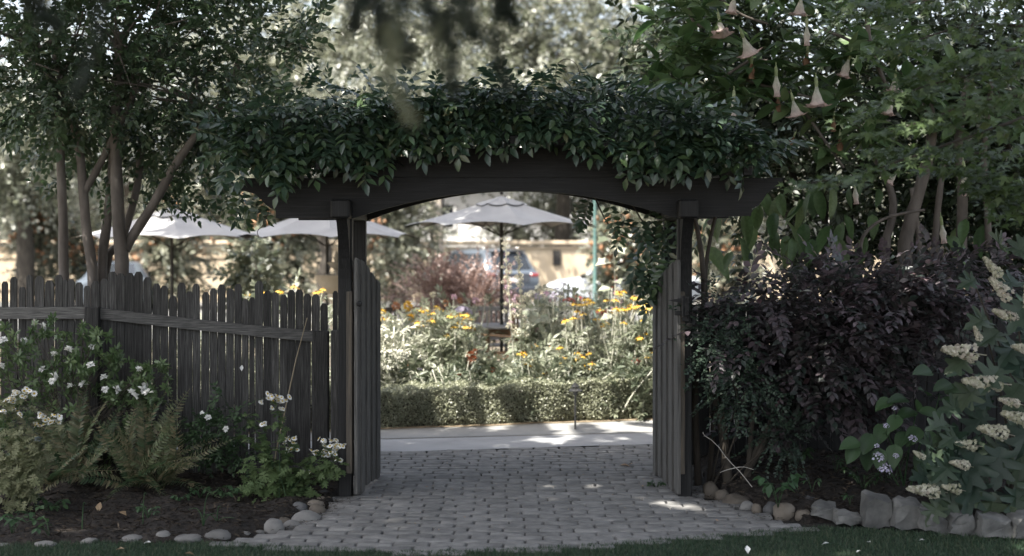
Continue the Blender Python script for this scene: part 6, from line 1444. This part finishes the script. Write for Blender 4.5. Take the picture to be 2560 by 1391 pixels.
# ------------------------------------------------------------------ parking, wall, cars, lamp post
WY = 46.0
wl_ = thing('stucco_wall', 'long tan stucco boundary wall with a moulded cap behind the parked cars', 'wall', (0, WY, -.32))
zt = W(0, 612, WY)[2]
mb = MB(); mb.box((0, WY + .15, (zt - .4) / 2 - .05), (70, .3, zt + .3)); mb.build('wall_body', M['stucco'], wl_)
mb = MB(); mb.bbox((0, WY + .13, zt + .06), (70.2, .52, .14), .03); mb.bbox((0, WY + .12, zt - .10), (70.1, .40, .06), .02); mb.build('cap', M['cap'], wl_)
for x0, x1 in ((-18, -13.6), (-12.6, -8.7), (-24, -19)):
    mb = MB(); z0, z1 = .1, zt - .42
    mb.box(((x0 + x1) / 2, WY - .02, z1), (x1 - x0, .05, .06)); mb.box(((x0 + x1) / 2, WY - .02, z0), (x1 - x0, .05, .06)); mb.box((x0, WY - .022, (z0 + z1) / 2), (.06, .05, z1 - z0 - .07)); mb.box((x1, WY - .022, (z0 + z1) / 2), (.06, .05, z1 - z0 - .07)); mb.build('panel_moulding', M['cap'], wl_)
mb = MB(); mb.box((W(1392, 0, WY)[0], WY - .03, W(0, 645, WY)[2]), (.26, .08, .5)); mb.build('meter_box', M['pole'], wl_)
def car(label, loc, rz, st, mats, glass, group='cars parked by the stucco wall', rails=False, dark_rear=None):
    root = thing('parked_car', label, 'car', loc, group, rz)
    V = []
    for y, zb_, zbelt, ztop, wb_, wt_ in st:
        V += [(-wb_ * .9, y, zb_), (-wb_, y, zb_ + .22), (-wb_, y, zbelt - .06), (-wb_ * .985, y, zbelt), (-wt_, y, ztop - .05), (-wt_ + .13, y, ztop), (wt_ - .13, y, ztop), (wt_, y, ztop - .05), (wb_ * .985, y, zbelt), (wb_, y, zbelt - .06), (wb_, y, zb_ + .22), (wb_ * .9, y, zb_)]
    n = 12; F = [(i * n + j, i * n + (j + 1) % n, (i + 1) * n + (j + 1) % n, (i + 1) * n + j) for i in range(len(st) - 1) for j in range(n)]
    F += [tuple(range(n))[::-1], tuple((len(st) - 1) * n + j for j in range(n))]
    mb = MB(); mb.add(V, F); mb.build('body', M[mats], root, smooth=38, world=False)
    for quad, nm in glass:
        q = np.array(quad, float); nn = nrm(np.cross(q[1] - q[0], q[3] - q[0])); mb = MB(); k = np.concatenate([q + nn * .012, q - nn * .02]); mb.add(k, [(0, 1, 2, 3), (7, 6, 5, 4), (0, 4, 5, 1), (1, 5, 6, 2), (2, 6, 7, 3), (3, 7, 4, 0)]); mb.build(nm, M['glass'], root, world=False)
    ys_ = (st[0][0] + .85, st[-1][0] - .9)
    for y in ys_:
        for sx in (-1, 1):
            mb = MB(); V_ = []; mb.lathe([(.20, -.11), (.33, -.11), (.36, -.08), (.36, .08), (.33, .11), (.20, .11)], 24); a = mb.arrays(); m2 = MB(); m2.add(a[0] @ roty(PI / 2).T + [sx * .80, y, .36], a[1]); w_ = m2.build('wheel', M['rubber'], root, smooth=40, world=False)
            mb = MB(); mb.lathe([(.20, -.01), (.22, .02), (.08, .05), (.03, .05)], 20); a = mb.arrays(); m2 = MB(); m2.add((a[0] @ roty(PI / 2 * sx).T) + [sx * .89, y, .36], a[1]); r_ = m2.build('rim', M['chrome'], w_, smooth=40, world=False)
    def bx(name, mat, *boxes):
        mb = MB()
        for c_, d_ in boxes: mb.bbox(c_, d_, min(d_) * .3)
        mb.build(name, M[mat], root, world=False)
    return root, bx
suv = [(-2.42, .48, 1.0, 1.06, .88, .80), (-2.36, .36, 1.06, 1.12, .93, .80), (-2.20, .32, 1.10, 1.36, .95, .74), (-2.03, .30, 1.10, 1.66, .96, .68), (-1.85, .30, 1.10, 1.73, .96, .67), (-.6, .30, 1.08, 1.77, .97, .70), (.35, .30, 1.06, 1.73, .97, .70), (.75, .30, 1.06, 1.55, .97, .72), (1.25, .30, 1.05, 1.12, .96, .80), (2.1, .32, .98, 1.04, .94, .78), (2.4, .42, .8, .86, .85, .7)]
gq = [([(-.66, -2.33, 1.17), (.66, -2.33, 1.17), (.58, -2.06, 1.62), (-.58, -2.06, 1.62)], 'rear_window')]
for sx in (-1, 1):
    for y0, y1, nm in ((-1.95, -1.0, 'side_window'), (-.9, .05, 'side_window'), (.13, .85, 'side_window')):
        q = [(sx * .955, y0, 1.14), (sx * .955, y1, 1.14), (sx * .735, y1 - (.25 if y1 > .8 else 0), 1.64 - (.08 if y1 > .8 else 0)), (sx * .735, y0 + (.16 if y0 < -1.9 else 0), 1.64)]
        gq.append((q if sx > 0 else [q[1], q[0], q[3], q[2]], nm))
sY = 43.0
cr, bx = car('grey blue sport utility car parked facing the tan wall', (W(1190, 0, sY)[0], sY, -.31), .5, suv, 'carblue', gq)
for sx in (-1, 1):
    bx('taillight', 'taillight', ((sx * .74, -2.40, 1.0), (.30, .10, .11))); bx('roof_rail', 'chrome', ((sx * .58, -.7, 1.80), (.04, 1.9, .04))); bx('mirror', 'carblue', ((sx * 1.05, .65, 1.14), (.2, .1, .15)))
bx('tailgate_panel', 'cardark', ((0, -2.425, .92), (1.15, .05, .28))); bx('bumper', 'cardark', ((0, -2.44, .52), (1.78, .14, .26))); bx('number_plate', 'siding', ((0, -2.46, .86), (.34, .02, .14))); bx('spoiler', 'cardark', ((0, -2.02, 1.72), (1.16, .26, .04))); bx('wiper', 'rubber', ((.1, -2.335, 1.2), (.5, .02, .02)))
sed = [(-2.2, .45, .9, .95, .86, .7), (-2.05, .34, .98, 1.05, .90, .72), (-1.4, .3, 1.0, 1.12, .91, .70), (-.8, .3, .98, 1.44, .91, .60), (0, .3, .98, 1.48, .91, .60), (.5, .3, .97, 1.36, .91, .62), (1.15, .3, .96, 1.02, .91, .72), (2.0, .32, .86, .90, .88, .7), (2.25, .4, .7, .75, .8, .6)]
gq = [([(.62, 1.12, 1.03), (-.62, 1.12, 1.03), (-.52, .50, 1.34), (.52, .50, 1.34)], 'windscreen'), ([(-.6, -1.38, 1.12), (.6, -1.38, 1.12), (.5, -.82, 1.42), (-.5, -.82, 1.42)], 'rear_window')]
for sx in (-1, 1):
    for y0, y1 in ((-.95, -.1), (0.0, .8)):
        q = [(sx * .895, y0, 1.04), (sx * .895, y1, 1.02), (sx * .655, y1 - .35 if y1 > .5 else y1, 1.37), (sx * .655, y0 + .2 if y0 < -.5 else y0, 1.40)]; gq.append((q if sx > 0 else [q[1], q[0], q[3], q[2]], 'side_window'))
cr2, bx = car('white car partly hidden behind the tall daisies at the right', (W(1560, 0, 40)[0], 40, -.36), 1.0, sed, 'carwhite', gq)
for sx in (-1, 1): bx('headlight', 'chrome', ((sx * .66, 2.1, .72), (.3, .2, .13))); bx('mirror', 'pole', ((sx * 1.0, .8, 1.05), (.2, .1, .14)))
bx('bumper', 'carwhite', ((0, 2.2, .45), (1.6, .16, .2)))
cr3, bx = car('pale blue car glimpsed between the crape myrtle trunks', (W(300, 0, 40)[0], 40, -.36), .15, sed, 'carblue', gq)
lpY = 30.0; lx = W(1487, 0, lpY)[0]; lm = thing('lamp_post', 'slim green lamp post beside the tan wall', 'lamp post', (lx, lpY, -.32))
mb = MB(); mb.lathe([(.09, -.34), (.08, 0), (.045, .12), (.038, .3), (.034, 2.6), (.05, 2.66), (.05, 2.7)], 14, (lx, lpY, 0)); mb.build('post', M['green_metal'], lm, smooth=40)
mb = MB(); mb.lathe([(.06, 2.7), (.12, 3.0), (.13, 3.02), (.10, 3.1), (.02, 3.22)], 8, (lx, lpY, 0)); mb.build('lantern', M['green_metal'], lm, smooth=30)
# fruiting column shrubs in front of the wall
sp_col = [sprig(10, .5, leaf2(.6, .2), .15, 55, seed=1060 + i, droop=.2, flat=.3, twig=.006) for i in range(3)]
berry = tm_of((lambda m_: (m_.lathe([(.02, -.05), (.05, 0), (.02, .05)], 5), m_)[1])(MB()))
GCOL = 'columnar shrubs with orange fruit along the wall'
for i, (lb, px, top, w_, Y) in enumerate((('columnar shrub with orange fruit far left behind the fence', 115, 470, 110, 41.5), ('columnar shrub with orange fruit behind the sunlit parasol', 420, 470, 150, 41), ('columnar shrub with orange fruit left of the arbor post', 690, 430, 190, 40), ('columnar shrub with orange fruit right of the left arbor post', 985, 380, 150, 40.5), ('small columnar shrub between the myrtle trunks', 230, 600, 70, 41.5), ('columnar shrub with orange fruit in the gap beside the lamp post', 1560, 520, 120, 33), ('columnar shrub glimpsed between the right gate post and the trumpet tree', 1800, 520, 170, 40))):
    cx = W(px, 0, Y)[0]; zt_ = W(0, top, Y)[2]; hw_ = 1.2 * w_ / FPX * Y / 2
    bl_ = [(cx, Y, zt_ * .22, hw_ * 1.0, hw_ * .8, zt_ * .38), (cx + .1, Y, zt_ * .55, hw_ * .95, hw_ * .8, zt_ * .3), (cx - .08, Y, zt_ * .82, hw_ * .7, hw_ * .6, zt_ * .22)]
    r_ = shrub('columnar_shrub', lb, 'shrub', (cx, Y, -.32), bl_, int(700 * w_ / 120 * zt_ / 3.5), sp_col, 'column', seed=141 + 3 * i, stems=3, stem_r=.04, group=GCOL, amp=.3)
    P, D = crown_pts(bl_, 26, 170 + i, .2, .3); P = P[P[:, 2] > zt_ * .3]; mb = MB(); g = np.random.default_rng(180 + i)
    for p in P: q = p + g.normal(0, .14, (11, 3)); mb.inst(berry, frames(g.normal(0, 1, (11, 3))), q, g.uniform(.8, 1.5, 11), rnd=g.random(11))
    mb.build('berry_cluster', M['berry'], r_)['kind'] = 'stuff'
# near leafy vine and round hedge patches left of the post
shrub('mid_shrub', 'mid green shrub behind the left fence near the fountain', 'shrub', (W(655, 0, 19)[0], 19, 0), [(*W(640, 700, 19), .3, .3, .5), (*W(625, 640, 19), .15, .15, .35)], 130, [sprig(7, .25, leaf8(.8, .05, .2, .5), .10, 55, seed=1070, droop=.2)], 'bed_dark', seed=191, stems=3)
# house
hs = thing('white_house', 'white sided house glimpsed above the middle parasol', 'house', (W(1230, 0, 66)[0], 66, -.3)); hx_ = hs.location[0]
for k in range(24):
    mb = MB(); z = -.1 + .2 * k; mb.add([(hx_ - 4, 66, z), (hx_ + 5, 66, z), (hx_ + 5, 66.03, z + .205), (hx_ - 4, 66.03, z + .205), (hx_ - 4, 66.06, z), (hx_ + 5, 66.06, z)], [(0, 1, 2, 3), (4, 5, 1, 0)]); mb.build('siding_board', M['siding'], hs)
mb = MB(); mb.box((hx_ + .5, 69, 2.3), (9, 5.9, 5.0)); mb.build('wall', M['siding'], hs)
mb = MB(); mb.add([(hx_ - 4.5, 65.4, 4.6), (hx_ + 5.5, 65.4, 4.6), (hx_ + 5.5, 69, 7), (hx_ - 4.5, 69, 7), (hx_ + 5.5, 72.6, 4.6), (hx_ - 4.5, 72.6, 4.6)], [(0, 1, 2, 3), (3, 2, 4, 5), (0, 3, 5), (1, 4, 2)]); mb.build('roof', M['roof'], hs)
for wx in (-2.4, .6, 3.2):
    mb = MB(); mb.box((hx_ + wx, 65.96, 2.9), (1.3, .12, 1.3)); f_ = mb.build('window', M['siding'], hs); mb = MB(); mb.box((hx_ + wx, 65.92, 2.9), (1.1, .08, 1.1)); mb.build('pane', M['glass'], f_)
# big pale trunk and the trees behind
def tree(label, px, Y, crown_px, n, mat, seed, trunk_w=.35, bark='bark_dark', trunk_top=None, ll=.2, name='background_tree', group='sunlit trees behind the wall', scale=(.9, 1.4)):
    cx = W(px, 0, Y)[0]; root = thing(name, label, 'tree', (cx, Y, -.33), group)
    bl_ = [(*W(a, b, Y + dy), ra / FPX * Y, ra / FPX * Y * .8, rb / FPX * Y) for a, b, ra, rb, dy in crown_px]
    sp_ = [sprig(9, .9, leaf2(.62, .2), ll, 55, seed=seed * 3 + i, droop=.25, flat=.2, twig=.012) for i in range(3)]
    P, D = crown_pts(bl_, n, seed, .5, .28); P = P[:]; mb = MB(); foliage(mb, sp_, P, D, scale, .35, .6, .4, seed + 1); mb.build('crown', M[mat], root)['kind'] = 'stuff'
    mb = MB(); b0 = np.array(bl_[0][:3]); C_ = curve([(cx, Y, -.4), ((cx + b0[0]) / 2 + .15, Y, b0[2] * .5), b0], 12); mb.tube(C_, np.linspace(trunk_w, trunk_w * .35, 12), 10)
    for b in bl_[1:]: mb.tube(curve([C_[7], (C_[7] + np.array(b[:3])) / 2 + [0, 0, .3], np.array(b[:3])], 8), np.linspace(trunk_w * .4, .05, 8), 7)
    mb.build('trunk', M[bark], root, smooth=60); return root
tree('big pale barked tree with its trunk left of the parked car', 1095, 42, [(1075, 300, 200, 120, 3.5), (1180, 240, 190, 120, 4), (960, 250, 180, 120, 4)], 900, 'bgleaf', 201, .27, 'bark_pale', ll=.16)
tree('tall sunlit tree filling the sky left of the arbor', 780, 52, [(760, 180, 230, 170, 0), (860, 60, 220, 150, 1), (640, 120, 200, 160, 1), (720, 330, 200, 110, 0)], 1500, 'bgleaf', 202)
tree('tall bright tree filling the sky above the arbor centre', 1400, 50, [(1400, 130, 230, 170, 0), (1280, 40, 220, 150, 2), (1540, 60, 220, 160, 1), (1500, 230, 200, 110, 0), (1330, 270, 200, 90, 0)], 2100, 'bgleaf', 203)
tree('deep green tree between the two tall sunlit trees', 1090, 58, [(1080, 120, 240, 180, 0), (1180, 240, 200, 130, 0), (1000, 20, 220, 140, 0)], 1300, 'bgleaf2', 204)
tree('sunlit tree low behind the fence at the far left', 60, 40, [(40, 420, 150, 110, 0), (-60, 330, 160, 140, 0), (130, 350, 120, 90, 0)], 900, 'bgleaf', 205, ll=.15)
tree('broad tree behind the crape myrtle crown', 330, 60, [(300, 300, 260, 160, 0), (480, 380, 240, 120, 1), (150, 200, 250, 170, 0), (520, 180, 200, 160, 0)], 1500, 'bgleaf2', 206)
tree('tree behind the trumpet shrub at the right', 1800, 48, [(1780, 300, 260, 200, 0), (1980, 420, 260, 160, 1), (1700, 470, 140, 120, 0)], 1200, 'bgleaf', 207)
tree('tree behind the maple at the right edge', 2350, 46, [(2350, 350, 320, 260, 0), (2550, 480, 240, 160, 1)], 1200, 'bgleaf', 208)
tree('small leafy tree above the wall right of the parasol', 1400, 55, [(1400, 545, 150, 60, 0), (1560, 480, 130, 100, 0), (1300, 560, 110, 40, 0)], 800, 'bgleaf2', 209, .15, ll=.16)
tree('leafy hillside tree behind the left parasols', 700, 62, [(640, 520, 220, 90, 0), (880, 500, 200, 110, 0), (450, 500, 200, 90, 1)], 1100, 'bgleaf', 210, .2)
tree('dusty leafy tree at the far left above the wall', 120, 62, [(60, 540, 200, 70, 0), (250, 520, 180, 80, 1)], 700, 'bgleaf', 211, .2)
dk = thing('dark_trunk_tree', 'dark leaning trunk behind the pole of the post side parasol', 'tree', (W(800, 0, 38)[0], 38, -.33))
mb = MB(); mb.tube(curve([W(812, 745, 38), W(808, 690, 38), W(818, 640, 38), W(806, 590, 38), W(790, 480, 38), W(770, 300, 38)], 16), np.linspace(.2, .11, 16), 10); mb.build('trunk', M['bark_dark'], dk, smooth=60)
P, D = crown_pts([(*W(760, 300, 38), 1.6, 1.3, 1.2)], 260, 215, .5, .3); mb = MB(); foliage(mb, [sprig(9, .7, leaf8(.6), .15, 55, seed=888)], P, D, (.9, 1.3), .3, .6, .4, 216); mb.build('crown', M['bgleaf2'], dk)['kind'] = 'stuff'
